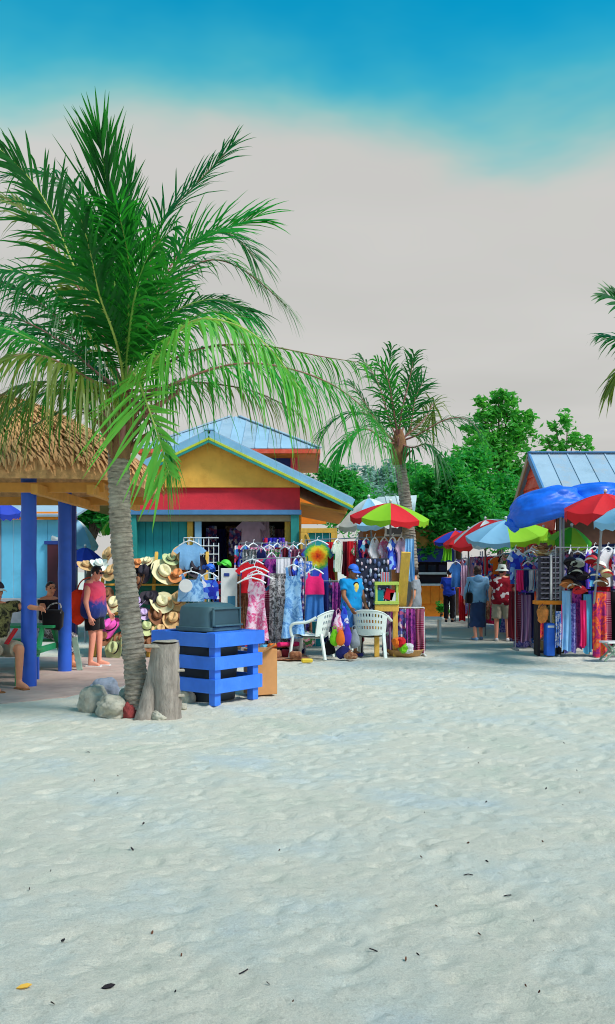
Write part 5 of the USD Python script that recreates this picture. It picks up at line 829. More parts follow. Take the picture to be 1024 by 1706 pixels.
for i in range(26):
    f = keys_u[(i * 7 + rs.randrange(3)) % 17]; k = rs.choice(['tee', 'tank', 'cloth', 'tee'])
    hung(k, f, (XR + rs.uniform(-.06, .04), y + i * .43, 1.95 + rs.uniform(-.05, .05)), f'{FW[f]} {dict(tee="shirt", tank="vest", cloth="scarf")[k]}, {ORD[i]} along the upper rail right of the lane', dict(tee='shirt', tank='vest', cloth='scarf')[k], rs.uniform(.42, .6), rs.uniform(.45, .62), rz=-PI / 2 + rs.uniform(.2, 1.0), seed=i)
    f = keys_l[(i * 5 + rs.randrange(3)) % 17]; k = rs.choice(['dress', 'cloth', 'cloth', 'dress'])
    hung(k, f, (XR + rs.uniform(-.1, .06), y + i * .43 + .2, 1.30 + rs.uniform(-.04, .06)), f'{FW[f]} {dict(dress="dress", cloth="wrap")[k]}, {ORD[i]} along the lower rail right of the lane', dict(dress='dress', cloth='wrap')[k], rs.uniform(.4, .5), rs.uniform(1.0, 1.22), rz=-PI / 2 + rs.uniform(.2, 1.0), seed=50 + i, pleats=2)
for i in range(7):
    f = keys_u[(i * 3 + 1) % 17]; hung('tee', f, (XR + .25 + i * .19, 18.15, 1.96), f'{FW[f]} shirt, {ORD[i]} on the end rail above the sunglasses stand', 'shirt', .5, .56, rz=rs.uniform(-.5, .5), seed=90 + i)
for i in range(15):
    f = ['tieblue', 'mixed', 'white', 'purplered', 'floralpink', 'lilac', 'mixed2', 'orange', 'floralblue', 'grey', 'pinkdye', 'red', 'monoprint', 'palepink', 'lightblue'][i]; px = 858 + i * 7; d = 18.2 + (i % 3) * .3
    H(['tee', 'tank', 'cloth'][i % 3], f, px, 918 + (i % 4) * 7, d, 30, 48, f'{FW[f]} {["shirt", "vest", "scarf"][i % 3]} among goods behind the sunglasses stand, {ORD[i]} across', ['shirt', 'vest', 'scarf'][i % 3], rz=[.2, -.5, .7][i % 3], pleats=3)
    g_ = keys_l[(i * 4 + 2) % 17]; H('cloth', g_, px - 3, 985 + (i % 2) * 6, d + .1, 16, 78, f'{FW[g_]} long wrap low behind the towel bar and stand, {ORD[i]} across', 'wrap', rz=[.3, -.3][i % 2], pleats=2)
fr = rack('front clothes rack of the right-hand row with long cloths', P(925, 985, 16.9), P(1090, 985, 16.9), 16.9, 1.2); rack('upper front rack of the right-hand row', P(925, 912, 17.0), P(1090, 912, 17.0), 17, 2)
for i, (f, px, w, py, h) in enumerate([('lightblue', 943, 14, 984, 100), ('lilac', 950, 18, 1005, 82), ('purplebatik', 960, 16, 985, 96), ('hotpink', 971, 10, 1000, 78), ('aqua', 978, 13, 990, 98), ('violet', 987, 15, 984, 96), ('firebatik', 999, 22, 986, 108), ('magdots', 1010, 14, 986, 100), ('black', 1022, 20, 985, 90), ('firebatik', 1040, 22, 985, 100), ('stripe2', 1062, 22, 985, 100)]):
    H('cloth', f, px, py, 16.6 + .05 * (i % 3), w, h, f'{FW[f]} long cloth, {ORD[i]} from the left on the front rack', 'sarong', pleats=2, amp=.025, name='hanging_sarong')
for i, (f, px) in enumerate([('mixed', 990), ('violet', 978), ('red', 1003), ('white', 1012), ('mixed2', 1024), ('floralpink', 1040), ('stripe', 1060), ('black', 950), ('navy', 962)]):
    H('tee', f, px, 915 + (i % 3) * 4, 16.9 - .06 * (i % 2), 40, 62, f'{FW[f]} shirt, on the upper front rack at the right border, {ORD[i]} counted', 'shirt', rz=[.3, 1.1, -.4][i % 3]) if False else H('tee', f, px, 915 + (i % 3) * 4, 16.9 - .06 * (i % 2), 40, 62, f'{FW[f]} shirt on the upper front rack near the right border', 'shirt', rz=[.3, 1.1, -.4][i % 3])
for i, (px, py, c, v) in enumerate([(950, 938, 'black', 'black'), (957, 955, 'black', 'white'), (948, 968, 'black', 'black'), (962, 940, 'white', 'white'), (970, 962, 'black', 'black'), (958, 978, 'black', 'white'), (945, 975, 'orange', 'orange'), (965, 985, 'red', 'red'), (985, 935, 'red', 'white'), (998, 945, 'white', 'red'), (1008, 958, 'cream', 'red'), (990, 962, 'blue', 'white'), (1002, 972, 'brown', 'white')]):
    cap(P(px, py, 16.45), c, f'{["topmost black", "black white-peaked upper", "left black", "white", "right black", "lower black white-peaked", "orange", "red", "red white-peaked", "white red-peaked", "cream red-peaked", "blue white-peaked", "brown white-peaked"][i]} cap in the cap display on the front rack', 2.8 + .3 * math.sin(i * 2), .5, 'caps hung on the front rack', v, 1.25)
sgx = Thing('sunglasses_stand', 'tall dark sunglasses stand with white centre post', 'display stand', P(916, 950, 17.4) * [1, 1, 0]); a0, a1 = P(897, 926, 17.4), P(937, 1004, 17.4)
sgx.part('panel', MB().box(((a0[0] + a1[0]) / 2, 17.45, (a0[2] + a1[2]) / 2), (a1[0] - a0[0], .05, a0[2] - a1[2])), mat('stand_dark', S('4a4858'), .6, .3, 9)); sgx.part('centre_post', MB().box(((a0[0] + a1[0]) / 2, 17.38, .95 + .1), (.035, .04, 1.7)), whitep_m); sgx.part('base', MB().box(((a0[0] + a1[0]) / 2, 17.45, .03), (.5, .4, .05)), black_m)
lens_m = mat('lens_dark', S('141820'), .1, .05, bump=0, spec=.7)
proto = None
for i in range(2):
    for j in range(9):
        at = (a0[0] + .125 + .225 * i + (.0 if i else -.005), 17.39, a0[2] - .06 - .098 * j)
        lab = f'pair of dark sunglasses in the {["left", "right"][i]} column of the tall stand, {ORD[j]} from the top'
        if proto is None:
            proto = Thing('sunglasses', lab, 'sunglasses', at, 0, 'sunglasses on the tall stand')
            for s in (-1, 1): proto.part('lens', MB().m(trimesh.creation.icosphere(2, .034), TR((s * .042, 0, 0)) @ np.diag([1.15, .35, .8, 1])), lens_m, local=True)
            proto.part('frame', MB().bar((-.085, -.005, .024), (.085, -.005, .024), .01, .016), mat('frame_grey', S('a8a4b4'), .4), local=True)
            for s in (-1, 1): proto.part('arm', MB().bar((s * .085, 0, .02), (s * .08, .06, .01), .006), black_m, local=True)
        else: dup(proto, at, 0, lab)
tbl = Thing('goods_stand', 'low stand with orange top below the sunglasses stand', 'stand', P(916, 950, 16.9) * [1, 1, 0]); q0 = P(894, 1004, 16.8); q1 = P(936, 1004, 16.8); tbl.part('stand_top', MB().box(((q0[0] + q1[0]) / 2, 16.95, q0[2]), (q1[0] - q0[0], .35, .07)), orange_m)
for x in (q0[0] + .04, q1[0] - .04): tbl.part('leg', MB().box((x, 16.95, q0[2] / 2 - .02), (.05, .3, q0[2] - .04)), dark_m)
hbg = Thing('orange_handbag', 'orange-tan handbag with dark spots under the orange stand top', 'handbag', P(903, 1024, 16.7)); hbg.part('bag_body', rock(P(903, 1024, 16.7), (.1, .06, .16), 5), mat('tan_leather', S('d8823a'), .6, .3, 12), smooth=60); hbg.part('bag_strap', MB().tube([P(897, 1014, 16.68), P(903, 1006, 16.66), P(909, 1014, 16.68)], .012, 6), brown_m)
bxx = Thing('blue_crate', 'upright bright blue packing case with white lettering strip', 'case', P(918, 950, 16.6) * [1, 1, 0]); c0 = P(918, 1042, 16.6); bxx.part('case_body', MB().box((c0[0], 16.75, .32), (.15, .25, .6), ch=.012), mat('blue_plastic', S('1f6ade'), .5)); bxx.part('white_strip', MB().box((c0[0], 16.618, .56), (.12, .008, .04)), whitep_m)
H('cloth', 'floralblue', 930, 1018, 16.55, 10, 60, 'narrow blue flowered cloth between the blue case and the lilac sarong', 'cloth')
wb = Thing('wicker_basket', 'tan wicker basket on the sand at the front of the right-hand row', 'basket', G(919, 1089)); wb.part('basket_side', MB().lathe([(0, .01), (.15, .01), (.19, .2), (.195, .225), (.175, .22), (.14, .04), (0, .04)], G(919, 1089) + [0, .18, 0], 20), wicker_m); wb.part('handle', MB().tube([G(919, 1089) + [-.18 * math.cos(a), .18, .2 + .12 * math.sin(a)] for a in np.linspace(0, PI, 9)], .012, 6), wicker_m)
for i, (px, f) in enumerate([(866, 'hotpink'), (875, 'navy'), (882, 'white'), (888, 'stripe')]): H('cloth', f, px, 950, 18.0 + .05 * i, 11, 34, f'{FW[f]} towel, {ORD[i]} from the left on the low towel bar', 'towel', name='hanging_towel')
rack('low towel bar left of the sunglasses stand', P(858, 949, 18.1), P(894, 949, 18.1), 18.1, 1.6)
for i in range(4): hat(P(902 + i % 2 * 3, 926 - i * 5, 17.7), ['tan', 'cream', 'tan', 'brown'][i], f'{["lowest", "second", "third", "topmost"][i]} hat of the straw stack above the sunglasses stand', .1, 0, 0, .8, 300 + i, 'brown', 'stacked hats above the sunglasses stand')
for i, (px, py, c) in enumerate([(868, 1080, 'lilac'), (880, 1076, 'brownprint'), (872, 1066, 'olive'), (888, 1072, 'navy'), (860, 1068, 'mixed2'), (896, 1082, 'floralblue'), (884, 1060, 'maroon')]):
    p = G(px, min(py, 1078)); single('goods_bundle', rock(P(px, py - 8, p[1]), (.16, .14, .18), 400 + i), FB[c], f'{FW[c]} bundle of goods heaped below the towel bar', 'bundle', smooth=60)
fs = Thing('folding_stool', 'pale folding stool at the right border in front of the racks', 'stool', G(1020, 1104)); p0 = G(1012, 1102)
fs.part('stool_seat', MB().box(p0 + [.14, .15, .33], (.36, .32, .03), rz=.2), whitep_m)
for s in (0, .26): fs.part('leg', MB().bar(p0 + [-.04, .05 + s, 0], p0 + [.28, .05 + s, .32], .03), greygreen_m); fs.part('leg', MB().bar(p0 + [.3, .03 + s, 0], p0 + [0, .03 + s, .32], .03), greygreen_m)
H('cloth', 'lime', 745, 912, 27.5, 14, 22, 'bright green cloth hanging from the navy umbrella', 'cloth'); H('tee', 'denim', 759, 938, 27.2, 24, 40, 'blue shirt hanging at the far end above the person in blue', 'shirt'); H('cloth', 'red', 769, 978, 27.0, 10, 56, 'long red cloth at the far end of the lane', 'cloth'); H('cloth', 'palepink', 774, 942, 26.6, 12, 50, 'pink scarf above the long red cloth', 'scarf')
wbn = Thing('white_bench', 'low white bench in the lane mouth behind the sarong rail', 'bench', G(716, 1072)); p = G(716, 1068); wbn.part('bench_top', MB().box(p + [0, 0, .52], (.5, .4, .05)), whitep_m)
for x in (-.21, .21): wbn.part('leg', MB().box(p + [x, 0, .25], (.05, .3, .5)), whitep_m)
# picnic table under the thatch
pt = Thing('picnic_table', 'green wooden picnic table with slanted legs under the thatch', 'table', (-4.7, 14.2, 0))
ptx0, ptx1 = -5.6, P(98, 0, 14.0)[0]
for k in range(4): pt.part('top_board', MB().box(((ptx0 + ptx1) / 2, 13.75 + .17 * k, .74), (ptx1 - ptx0, .15, .04)), green_m)
for y_ in (13.25, 14.85): pt.part('bench_board', MB().box(((ptx0 + ptx1) / 2 - .05, y_, .45), (ptx1 - ptx0, .26, .04)), green_m)
for x in (ptx0 + .25, ptx1 - .18):
    pt.part('leg', MB().bar((x, 13.75, .72), (x + .04, 13.1, 0), .05, .11), green_m); pt.part('leg', MB().bar((x, 14.3, .72), (x + .04, 14.95, 0), .05, .11), green_m); pt.part('cross_brace', MB().bar((x + .05, 13.2, .41), (x + .05, 14.9, .41), .04, .09), green_m)
pl = Thing('leaning_board', 'pale grey-green board leaning on the second blue post', 'board', G(132, 1116)); pl.part('plank', MB().bar(G(133, 1117), P(124, 1062, 14.6), .09, .03, up=(0, 1, 0)), greygreen_m)
bn = Thing('low_bench', 'green bench carrying the seated man at the left border', 'bench', (-4.25, 12.55, 0)); bn.part('seat_board', MB().box((-4.5, 12.55, .43), (1.3, .34, .04)), green_m)
for x in (-5.0, -4.0): bn.part('leg', MB().box((x, 12.55, .205), (.06, .3, .41)), green_m)

# ------------------------------------------------------------------ people
def person(label, loc, rz, J=None, skin=None, H=1.72, fat=1.0, top=None, sleeve=.55, hem=.86, bottom=None, blen=.6, skirt=None, shoe=None, hair='short', head=(0, 0), cap_=None, group=None, extra=None, longsl=False, hairm=None):
    sk = skin or skin_m; k = H / 1.72
    D = dict(pel=(0, 0, .95), wai=(0, 0, 1.1), che=(0, .01, 1.3), nek=(0, -.01, 1.47), hed=(0, .025, 1.60), shoR=(.175, -.01, 1.41), elbR=(.235, -.03, 1.13), wriR=(.225, .06, .89), shoL=(-.175, -.01, 1.41), elbL=(-.235, -.03, 1.13), wriL=(-.225, .06, .89),
             hipR=(.09, 0, .92), kneR=(.1, .02, .5), ankR=(.1, -.02, .085), hipL=(-.09, 0, .92), kneL=(-.1, .02, .5), ankL=(-.1, -.02, .085), dirR=(.15, 1, 0), dirL=(-.15, 1, 0)); D.update(J or {})
    D = {a: np.array(b, float) * k for a, b in D.items()}; f = fat; r_ = lambda x: x * k
    def seg(a, ra, b_, rb): return hull(sph(a, r_(ra)), sph(b_, r_(rb)))
    X_ = np.array([1, 0, 0]) * k
    def torso(e=0., hemz=None):
        g_ = [hull(sph(D['pel'] - X_ * .07 * f, r_(.105 * f + e)), sph(D['pel'] + X_ * .07 * f, r_(.105 * f + e)), sph(D['wai'] - X_ * .06 * f, r_(.10 * f + e)), sph(D['wai'] + X_ * .06 * f, r_(.10 * f + e))),
              hull(sph(D['wai'] - X_ * .06 * f, r_(.10 * f + e)), sph(D['wai'] + X_ * .06 * f, r_(.10 * f + e)), sph(D['che'] - X_ * .075, r_(.107 * f ** .5 + e)), sph(D['che'] + X_ * .075, r_(.107 * f ** .5 + e))),
              hull(sph(D['che'] - X_ * .075, r_(.107 * f ** .5 + e)), sph(D['che'] + X_ * .075, r_(.107 * f ** .5 + e)), sph(D['shoL'], r_(.058 + e)), sph(D['shoR'], r_(.058 + e)), sph(D['nek'] - [0, 0, .02], r_(.055 + e * .6)))]
        return g_
    def limb(c): return [seg(D['sho' + c], .056 * f ** .5, D['elb' + c], .042), seg(D['elb' + c], .042, D['wri' + c], .028)]
    def leg(c): ft = D['ank' + c] + np.array([D['dir' + c][0], D['dir' + c][1], 0]) / np.linalg.norm(D['dir' + c]) * r_(.15) - [0, 0, r_(.05)]; return [seg(D['hip' + c], .088 * f ** .7, D['kne' + c], .056), seg(D['kne' + c], .058, D['ank' + c], .036), hull(sph(D['ank' + c] - [0, 0, r_(.035)], r_(.038)), sph(ft, r_(.03)), sph(D['ank' + c], r_(.034)))], ft
    lr, fr_ = leg('R'); ll, fl_ = leg('L')
    hd = D['hed']; yaw, pit = head; RH = RZ(yaw)[:3, :3] @ RX(pit)[:3, :3]; hp = lambda *p: hd + RH @ (np.array(p) * k)
    he = lambda c, rad: hd + ((sph(c, rad) * k) @ RH.T)
    headm = [hull(he((0, -.012, .025), (.076, .095, .095)), he((0, .03, -.075), (.042, .048, .04))), hull(he((0, .088, -.012), (.009, .012, .01)), he((0, .082, .03), (.006, .006, .006)), he((0, .1, -.018), (.011, .012, .01))), hull(he((.078, -.01, 0), (.01, .02, .032))), hull(he((-.078, -.01, 0), (.01, .02, .032))), hull(sph(D['nek'], r_(.052)), he((0, -.02, -.06), (.048, .05, .04)))]
    B = m3.Manifold.batch_boolean(torso() + limb('R') + limb('L') + lr + ll + headm, m3.OpType.Add)
    bm = tm(B.refine_to_length(.03 * k)); bm.merge_vertices(); trimesh.smoothing.filter_taubin(bm, .5, .53, 6)
    body = m3.Manifold(m3.Mesh(np.asarray(bm.vertices, np.float32), np.asarray(bm.faces, np.uint32)))
    hands = []
    for c, s in (('R', 1), ('L', -1)):
        w = D['wri' + c]; u = w - D['elb' + c]; u /= np.linalg.norm(u); side = np.array([0, 1., .2]); side -= u * (u @ side); side /= np.linalg.norm(side); nn = np.cross(u, side) * -s
        hands.append(hull(sph(w, r_(.024), 6), sph(w + u * r_(.03) + side * r_(.022), r_(.015), 6), sph(w + u * r_(.03) - side * r_(.02), r_(.015), 6), sph(w + u * r_(.088) + side * r_(.032), r_(.012), 6), sph(w + u * r_(.085) - side * r_(.032), r_(.011), 6)))
        for i, L in enumerate((.068, .078, .072, .056)):
            a = w + (u * .085 + side * (.031 - .0205 * i)) * k; b_ = a + (u * L * .55 + nn * L * .12) * k; e = b_ + (u * L * .35 + nn * L * .33) * k
            hands += [hull(sph(a, r_(.0095), 5), sph(b_, r_(.0085), 5)), hull(sph(b_, r_(.0085), 5), sph(e, r_(.007), 5))]
        a = w + (u * .03 + side * .026) * k; b_ = a + (u * .032 + side * .026 + nn * .01) * k; e = b_ + (u * .03 + side * .008 + nn * .012) * k
        hands += [hull(sph(a, r_(.012), 5), sph(b_, r_(.010), 5)), hull(sph(b_, r_(.010), 5), sph(e, r_(.008), 5))]
    body = body + m3.Manifold.batch_boolean(hands, m3.OpType.Add)
    t = Thing('person', label, 'person', loc, rz, group); bp = t.part('body', body, sk, local=True, smooth=60)
    for s in (-1, 1): t.part('eye', MB().m(trimesh.creation.icosphere(1, .011 * k), TR(hp(s * .031, .082, .022))), eye_m, parent=bp, local=True); t.part('eyebrow', MB().bar(hp(s * .016, .09, .045), hp(s * .048, .079, .045), .008, .007), hairm or hair_m, parent=bp, local=True)
    t.part('mouth', MB().bar(hp(-.022, .086, -.055), hp(.022, .086, -.055), .008, .009), lip_m, parent=bp, local=True)
    hm_ = hairm or hair_m
    def cloth(parts, m, name, seed, L=.035, cut=None, amp=.02):
        A_ = m3.Manifold.batch_boolean(parts, m3.OpType.Add)
        if cut is not None: A_ = A_.trim_by_plane((0, 0, 1), cut)
        q_ = tm(A_.refine_to_length(L * k)); q_.merge_vertices(); trimesh.smoothing.filter_taubin(q_, .5, .53, 3); return t.part(name, wob(q_, amp, 11, seed), m, local=True, smooth=70)
    def ring(c, ax_, rad, n=16):
        ax_ = ax_ / np.linalg.norm(ax_); p = np.cross(ax_, [0.3, .5, .8]); p /= np.linalg.norm(p); q_ = np.cross(ax_, p); an = np.linspace(0, 2 * PI, n, endpoint=False); return c + rad * (np.cos(an)[:, None] * p + np.sin(an)[:, None] * q_)
    seed = abs(hash(label)) % 50 if False else len(label)
    if bottom:
        e = .02; ps = [torso(e)[0].trim_by_plane((0, 0, -1), -(D['wai'][2] + .02))]
        for c in 'RL':
            h_, kn, an = D['hip' + c], D['kne' + c], D['ank' + c]
            if blen <= 1: c_ = h_ + (kn - h_) * blen; ps.append(hull(sph(h_, r_(.088 * f ** .7 + e)), ring(c_, kn - h_, r_(.078 * f ** .5 + e))))
            else: ps += [hull(sph(h_, r_(.088 * f ** .7 + e)), sph(kn, r_(.066 + e))), hull(sph(kn, r_(.066 + e)), ring(kn + (an - kn) * (blen - 1), an - kn, r_(.055 + e)))]
        cloth(ps, bottom, 'shorts' if blen <= 1 else 'trousers', seed)
    if skirt:
        z1 = skirt[1] * k; cloth([hull(sph(D['pel'] - X_ * .06, r_(.115)), sph(D['pel'] + X_ * .06, r_(.115)), np.array([[.19 * k * math.cos(a), .15 * k * math.sin(a), z1] for a in np.linspace(0, 2 * PI, 24)]))], skirt[0], 'skirt', seed, amp=.025)
    if top:
        e = .032 if hem and hem < .9 else .018; tp_ = torso(e); ps = [tp_[0].trim_by_plane((0, 0, 1), hem * k) if hem else tp_[0], tp_[1], tp_[2].trim_by_plane((0, 0, -1), -(D['nek'][2] - .012 * k)) if sleeve else tp_[2].trim_by_plane((0, 0, -1), -(D['sho' + 'R'][2] + .015 * k))]
        if sleeve:
            for c in 'RL':
                a, b_, w = D['sho' + c], D['elb' + c], D['wri' + c]
                if longsl: ps += [hull(sph(a, r_(.066)), sph(b_, r_(.055))), hull(sph(b_, r_(.055)), ring(b_ + (w - b_) * .95, w - b_, r_(.042)))]
                else: ps.append(hull(sph(a, r_(.068 * f ** .4)), ring(a + (b_ - a) * sleeve, b_ - a, r_(.07 * f ** .4))))
        cloth(ps, top, 'shirt', seed + 1)
    if shoe:
        for an, ft in ((D['ankR'], fr_), (D['ankL'], fl_)): t.part('shoe', hull(sph(an * [1, 1, 0] + [0, 0, r_(.035)] - (ft - an) * [.3, .3, 0], r_(.042)), sph(ft * [1, 1, 0] + [0, 0, r_(.032)] + (ft - an) * [.15, .15, 0], r_(.038)), np.array([[*(an + (ft - an) * q_)[:2], .002] for q_ in (-.5, 1.3)])), shoe, local=True)
    hs = [hull(he((0, -.022, .035), (.083, .098, .097))) - hull(he((0, .09, -.035), (.09, .09, .085)), he((0, .12, .03), (.055, .05, .04)))]
    if hair == 'bob': hs.append(hull(he((.05, -.03, -.02), (.035, .06, .07)), he((-.05, -.03, -.02), (.035, .06, .07)), he((0, -.06, -.05), (.05, .035, .05))))
    if hair == 'bun': hs.append(hull(he((0, -.115, .06), (.042, .04, .042))))
    if hair == 'long': hs.append(hull(he((.045, -.05, .02), (.04, .05, .07)), he((-.045, -.05, .02), (.04, .05, .07)), he((0, -.07, -.16), (.06, .03, .06))))
    hq = tm(m3.Manifold.batch_boolean(hs, m3.OpType.Add).refine_to_length(.02)); t.part('hair', wob(hq, .012, 30, 3), hm_, local=True, smooth=60)
    if cap_:
        kind, cm, vm = cap_; Th = np.eye(4); Th[:3, :3] = RH * k * 1.0; Th[:3, 3] = hp(0, -.008, .055)
        if kind == 'cap': d_, v_ = cap_parts(.1); 
        else: cr, br, bd = hat_mesh(7, .17, .0, .1); d_, v_ = cr, br
        if kind == 'bucket': d_ = MB().lathe([(.0, .1), (.075, .095), (.09, .07), (.1, .0)], n=18); v_ = MB().lathe([(.1, 0), (.16, -.05), (.157, -.056), (.097, -.008)], n=20)
        for nm, m_, q_ in (('hat_crown', d_, cm), ('hat_brim', v_, vm)):
            m_ = m_.mesh(); m_.apply_transform(Th); t.part(nm, m_, q_, local=True, smooth=60)
    return t, D, k
FBk = FB
# standing woman by the hats, in profile to the right
w, D, k = person('woman in red and navy tank top and black shorts beside the second blue post', G(156, 1110), -PI / 2 - .15, dict(wriR=(.27, .04, .86), elbR=(.29, -.02, 1.1), elbL=(-.26, .06, 1.12), wriL=(-.22, .2, .9), hed=(0, .06, 1.585), kneL=(-.1, .06, .5), ankL=(-.1, .06, .085)), skin2_m, 1.68, 1.5, FBk['tank'], 0, .82, FBk['black'], .72, hair='short', head=(0, -.35))
w.part('sunglasses', MB().bar((-.07, .145, 1.55), (.07, .145, 1.55), .03, .035), black_m, local=True)
for s in (-1, 1): w.part('sandal', MB().box((s * .1, .06 + (.06 if s < 0 else -.02), .012), (.1, .26, .024), ch=.01), whitep_m, local=True)
wbag = Thing('orange_bag', 'bright orange-red cloth bag behind the standing woman', 'bag', P(131, 1012, 15.1)); wbag.part('bag_body', wob(MB().m(trimesh.creation.icosphere(3, 1.), TR(P(129, 1010, 15.0)) @ np.diag([.19, .16, .29, 1])), .05, 6, 3), mat('orange_cloth', S('f23a14'), .8, .1), smooth=60); wbag.part('bag_strap', MB().tube(spline([P(128, 992, 15.05), P(138, 966, 15.05), P(150, 962, 15.1), P(146, 992, 15.0)], 14), .012, 6), mat('orange_strap', S('d8461c')))
# seated woman at the picnic table
sit = dict(pel=(0, 0, .52), wai=(0, .0, .68), che=(0, .03, .9), nek=(0, .03, 1.07), hed=(0, .07, 1.2), shoR=(.165, .02, 1.01), shoL=(-.165, .02, 1.01), hipR=(.09, .03, .5), hipL=(-.09, .03, .5), kneR=(.12, .44, .5), kneL=(-.12, .44, .5), ankR=(.12, .42, .085), ankL=(-.12, .42, .085), elbR=(.22, .12, .78), wriR=(.08, .3, .82), elbL=(-.22, .12, .78), wriL=(-.06, .32, .84))
person('seated woman in black top with dark hair tied up, between the blue posts', np.array([P(80, 0, 14.9)[0], 14.88, 0]) + [0, 0, .0], -2.0, {**sit, **{a: tuple(np.array(b) + [0, 0, .12]) for a, b in sit.items() if a[:3] in ('pel', 'wai', 'che', 'nek', 'hed', 'sho', 'hip', 'elb', 'wri')}}, skin_m, 1.68, .95, FBk['black'], 0, None, FBk['monoprint'], 1.6, hair='bun', head=(-.6, -.1))
bbg = Thing('black_bag', 'black shoulder bag on the picnic table by the seated woman', 'bag', P(88, 1040, 13.9)); bbg.part('bag_body', wob(MB().box(P(88, 1032, 13.9), (.3, .18, .3), ch=.06), .04, 6, 4), FBk['black'], smooth=60); bbg.part('bag_strap', MB().tube(spline([P(76, 1030, 13.85), P(84, 1008, 13.85), P(98, 1005, 13.85), P(99, 1030, 13.85)], 12), .012, 6), FBk['monoprint'])
# seated man at the left border
sm_, D, k = person('seated man in dark patterned shirt and khaki shorts at the left border', np.array([P(-8, 0, 12.4)[0], 12.35, 0]), -2.35, {**sit, 'kneR': (.2, .44, .5), 'ankR': (.22, .46, .085), 'elbR': (.27, .12, .76), 'wriR': (.24, .36, .62), 'elbL': (-.3, .2, 1.02), 'wriL': (-.36, .46, 1.0)}, skin_m, 1.86, 1.15, FBk['olive'], .75, None, FBk['khaki'], .88, hair='short', head=(0, 0), cap_=('cap', HM['black'], HM['white']))
for c in 'RL': a = D['ank' + c]; sm_.part('sandal', MB().box((a[0], a[1] + .08, .012), (.1, .27, .024), ch=.01), brown_m, local=True)
single('red_folder', MB().bar(P(10, 1073, 12.05), P(27, 1047, 12.15), .1, .02), FBk['red'], 'red folded fan held by the seated man', 'fan')
# man in blue by the chairs
mb_, D, k = person('man in bright blue T-shirt and blue cap holding carrier bags', np.array([P(585, 0, 16.75)[0], 16.75, 0]), -2.5, dict(elbR=(.25, .08, 1.14), wriR=(.20, .22, .93), elbL=(-.24, .05, 1.13), wriL=(-.2, .2, .92), hed=(0, .05, 1.59)), skin3_m, 1.70, 1.12, fab('tee_azure', ['149ae0']), .62, .82, FBk['denim'], .9, shoe=FBk['navy'], head=(.35, -.3), cap_=('cap', HM['blue'], HM['blue']))
mb_.part('shirt_print', MB().m(trimesh.creation.icosphere(2, 1), TR((.0, .142, 1.27)) @ RX(-.1) @ np.diag([.065, .014, .095, 1])), mat('print_yellow', S('d8c060'), .8, .3, 14), local=True); mb_.part('shirt_print', MB().m(trimesh.creation.icosphere(2, 1), TR((.0, .137, 1.33)) @ RX(-.1) @ np.diag([.07, .012, .06, 1])), FBk['black'], local=True)
# grey shirted man behind the easel
person('man in grey shirt half hidden behind the wooden easel', np.array([P(690, 0, 18.6)[0], 18.6, 0]), PI / 2 - .3, dict(elbR=(.27, .04, 1.14), wriR=(.22, .24, 1.06)), skin_m, 1.66, 1.1, FBk['grey'], .6, .8, FBk['khaki'], 1.9, shoe=FBk['black'], hair='short')
# lane walkers, seen from behind
person('person in royal blue shirt and black trousers at the far end of the lane', G(748, 1036), -.25, dict(elbL=(-.26, .03, 1.14), wriL=(-.17, .2, 1.08), elbR=(.26, .03, 1.14), wriR=(.2, .22, 1.06)), skin_m, 1.62, 1.0, FBk['royal'], .62, .82, FBk['black'], 1.93, shoe=FBk['black'], hair='short')
ww, D, k = person('woman in light blue hooded jacket and navy skirt walking up the lane', G(795, 1066), .1, dict(kneR=(.1, .1, .5), ankR=(.11, .08, .085), kneL=(-.09, -.02, .5), ankL=(-.09, -.16, .1), elbL=(-.27, -.02, 1.14), wriL=(-.27, .1, .93), elbR=(.28, -.03, 1.14), wriR=(.29, .08, .9)), skin2_m, 1.70, 1.08, FBk['lightblue'], .9, .86, None, skirt=(fab('skirt_slate', ['3a5080']), .3), longsl=True, shoe=mat('trainer_blue', S('6a94c0')), hair='bob', hairm=mat('brown_hair', S('3e2822'), .5, .3, 40, .6, 120))
ww.part('hood', wob(MB().m(trimesh.creation.icosphere(2, 1), TR((0, -.10, 1.40)) @ np.diag([.12, .05, .09, 1])), .02, 8, 2), FBk['lightblue'], local=True)
hb2 = Thing('dark_handbag', 'dark handbag at the left side of the woman in the hooded jacket', 'handbag', P(782, 1000, 20.5)); hb2.part('bag_body', wob(MB().box(P(781, 996, 20.6), (.14, .24, .26), ch=.05), .03, 7, 3), FBk['black'], smooth=60); hb2.part('bag_strap', MB().tube(spline([P(778, 988, 20.6), P(784, 966, 20.6), P(788, 962, 20.65)], 8), .01, 5), FBk['black'])
person('man in maroon flowered shirt, pale shorts and white bucket hat', G(836, 1068), -.15, dict(elbR=(.27, .05, 1.14), wriR=(.24, .2, .96), elbL=(-.27, .02, 1.14), wriL=(-.26, .12, .94), kneL=(-.12, .02, .5), ankL=(-.13, -.02, .085), kneR=(.12, .03, .5), ankR=(.13, .0, .085)), skin2_m, 1.70, 1.25, FBk['aloha'], .62, .80, FBk['khaki'], .95, shoe=FBk['white'], hair='short', cap_=('bucket', HM['white'], HM['white']))

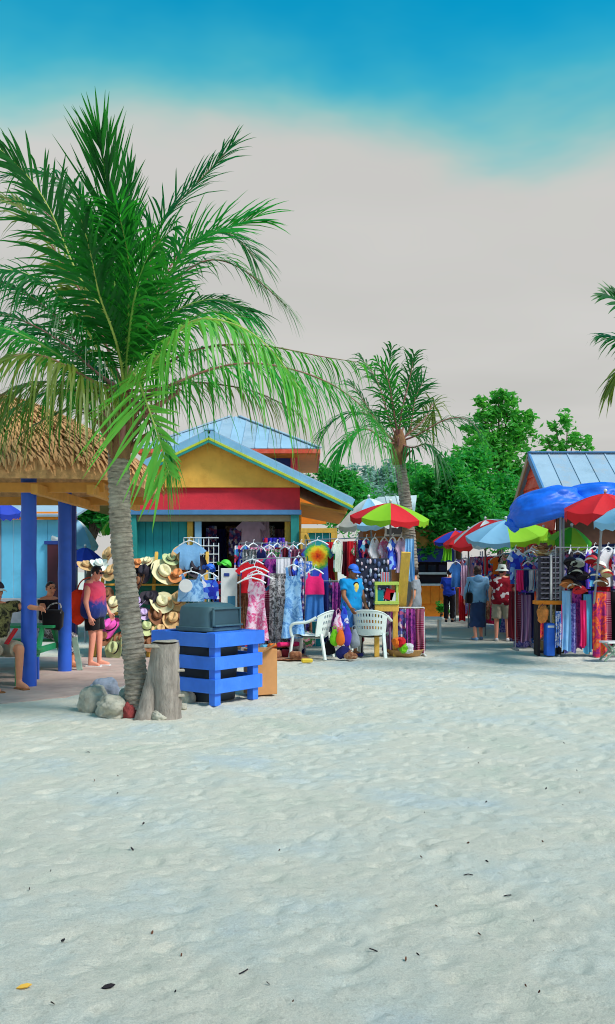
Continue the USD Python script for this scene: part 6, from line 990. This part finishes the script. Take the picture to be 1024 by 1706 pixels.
# ------------------------------------------------------------------ litter on the sand
rg = np.random.default_rng(12); dl = [islandmat('dry_leaf', S('5a3a2a'), S('8a6a4a')), islandmat('dark_leaf', S('2a2428'), S('4a3c3a'))]
def leaf(px, py, L, c, label, grp=None, twig=False, m=None):
    p = G(px, py); z = zg(p[0], p[1]) + .004; a = rg.uniform(0, 6); u = np.array([math.cos(a), math.sin(a), 0]); v = np.array([-u[1], u[0], 0]); n = np.array([0, 0, 1.])
    p = p + n * z
    if twig: mm = MB().tube([p - u * L * .7, p + v * L * .15 + n * .003, p + u * L * .7], .0028, 5)
    else:
        pts = [p - u * L, p - u * L * .4 + v * L * .35 + n * .008, p + u * L * .4 + v * L * .3 + n * .012, p + u * L + n * .01, p + u * L * .4 - v * L * .3 + n * .004, p - u * L * .4 - v * L * .35 + n * .002]; mm = MB().add(np.array(pts + [q_ - [0, 0, .003] for q_ in pts]), [[0, 1, 2], [0, 2, 3], [0, 3, 4], [0, 4, 5], [6, 8, 7], [6, 9, 8], [6, 10, 9], [6, 11, 10]])
    single('twig' if twig else 'dry_leaf', mm, m or dl[c], label, 'twig' if twig else 'leaf', grp, smooth=False)
for i in range(42):
    py = 1135 + 560 * rg.random() ** .8; px = rg.uniform(5, 1019)
    if py < 1230 and px < 460: continue
    leaf(px, py, rg.uniform(.005, .011), i % 2, 'small dark dry leaf scrap lying on the pale sand', 'dry leaf scraps strewn over the sand')
for px, py, L, tw, lab in [(780, 1457, .035, 1, 'thin curved twig on the sand right of centre'), (405, 1615, .04, 1, 'reddish-brown twig on the foreground sand left of centre'), (845, 1484, .03, 1, 'short grey twig on the sand toward the right'), (220, 1418, .022, 0, 'red-brown leaf on the sand below the rocks'), (146, 1254, .03, 0, 'brown leaf on the sand left of the rocks'), (180, 1645, .028, 0, 'largest dark leaf on the foreground sand at left'), (622, 1583, .03, 1, 'dark twig on the foreground sand right of centre'), (105, 1572, .025, 0, 'curled brown leaf on the foreground sand')]: leaf(px, py, L, 1, lab, None, tw)
leaf(40, 1647, .03, 0, 'yellow leaf on the sand at the lower left corner', m=mat('yellow_leaf', S('d8a840'), .7))
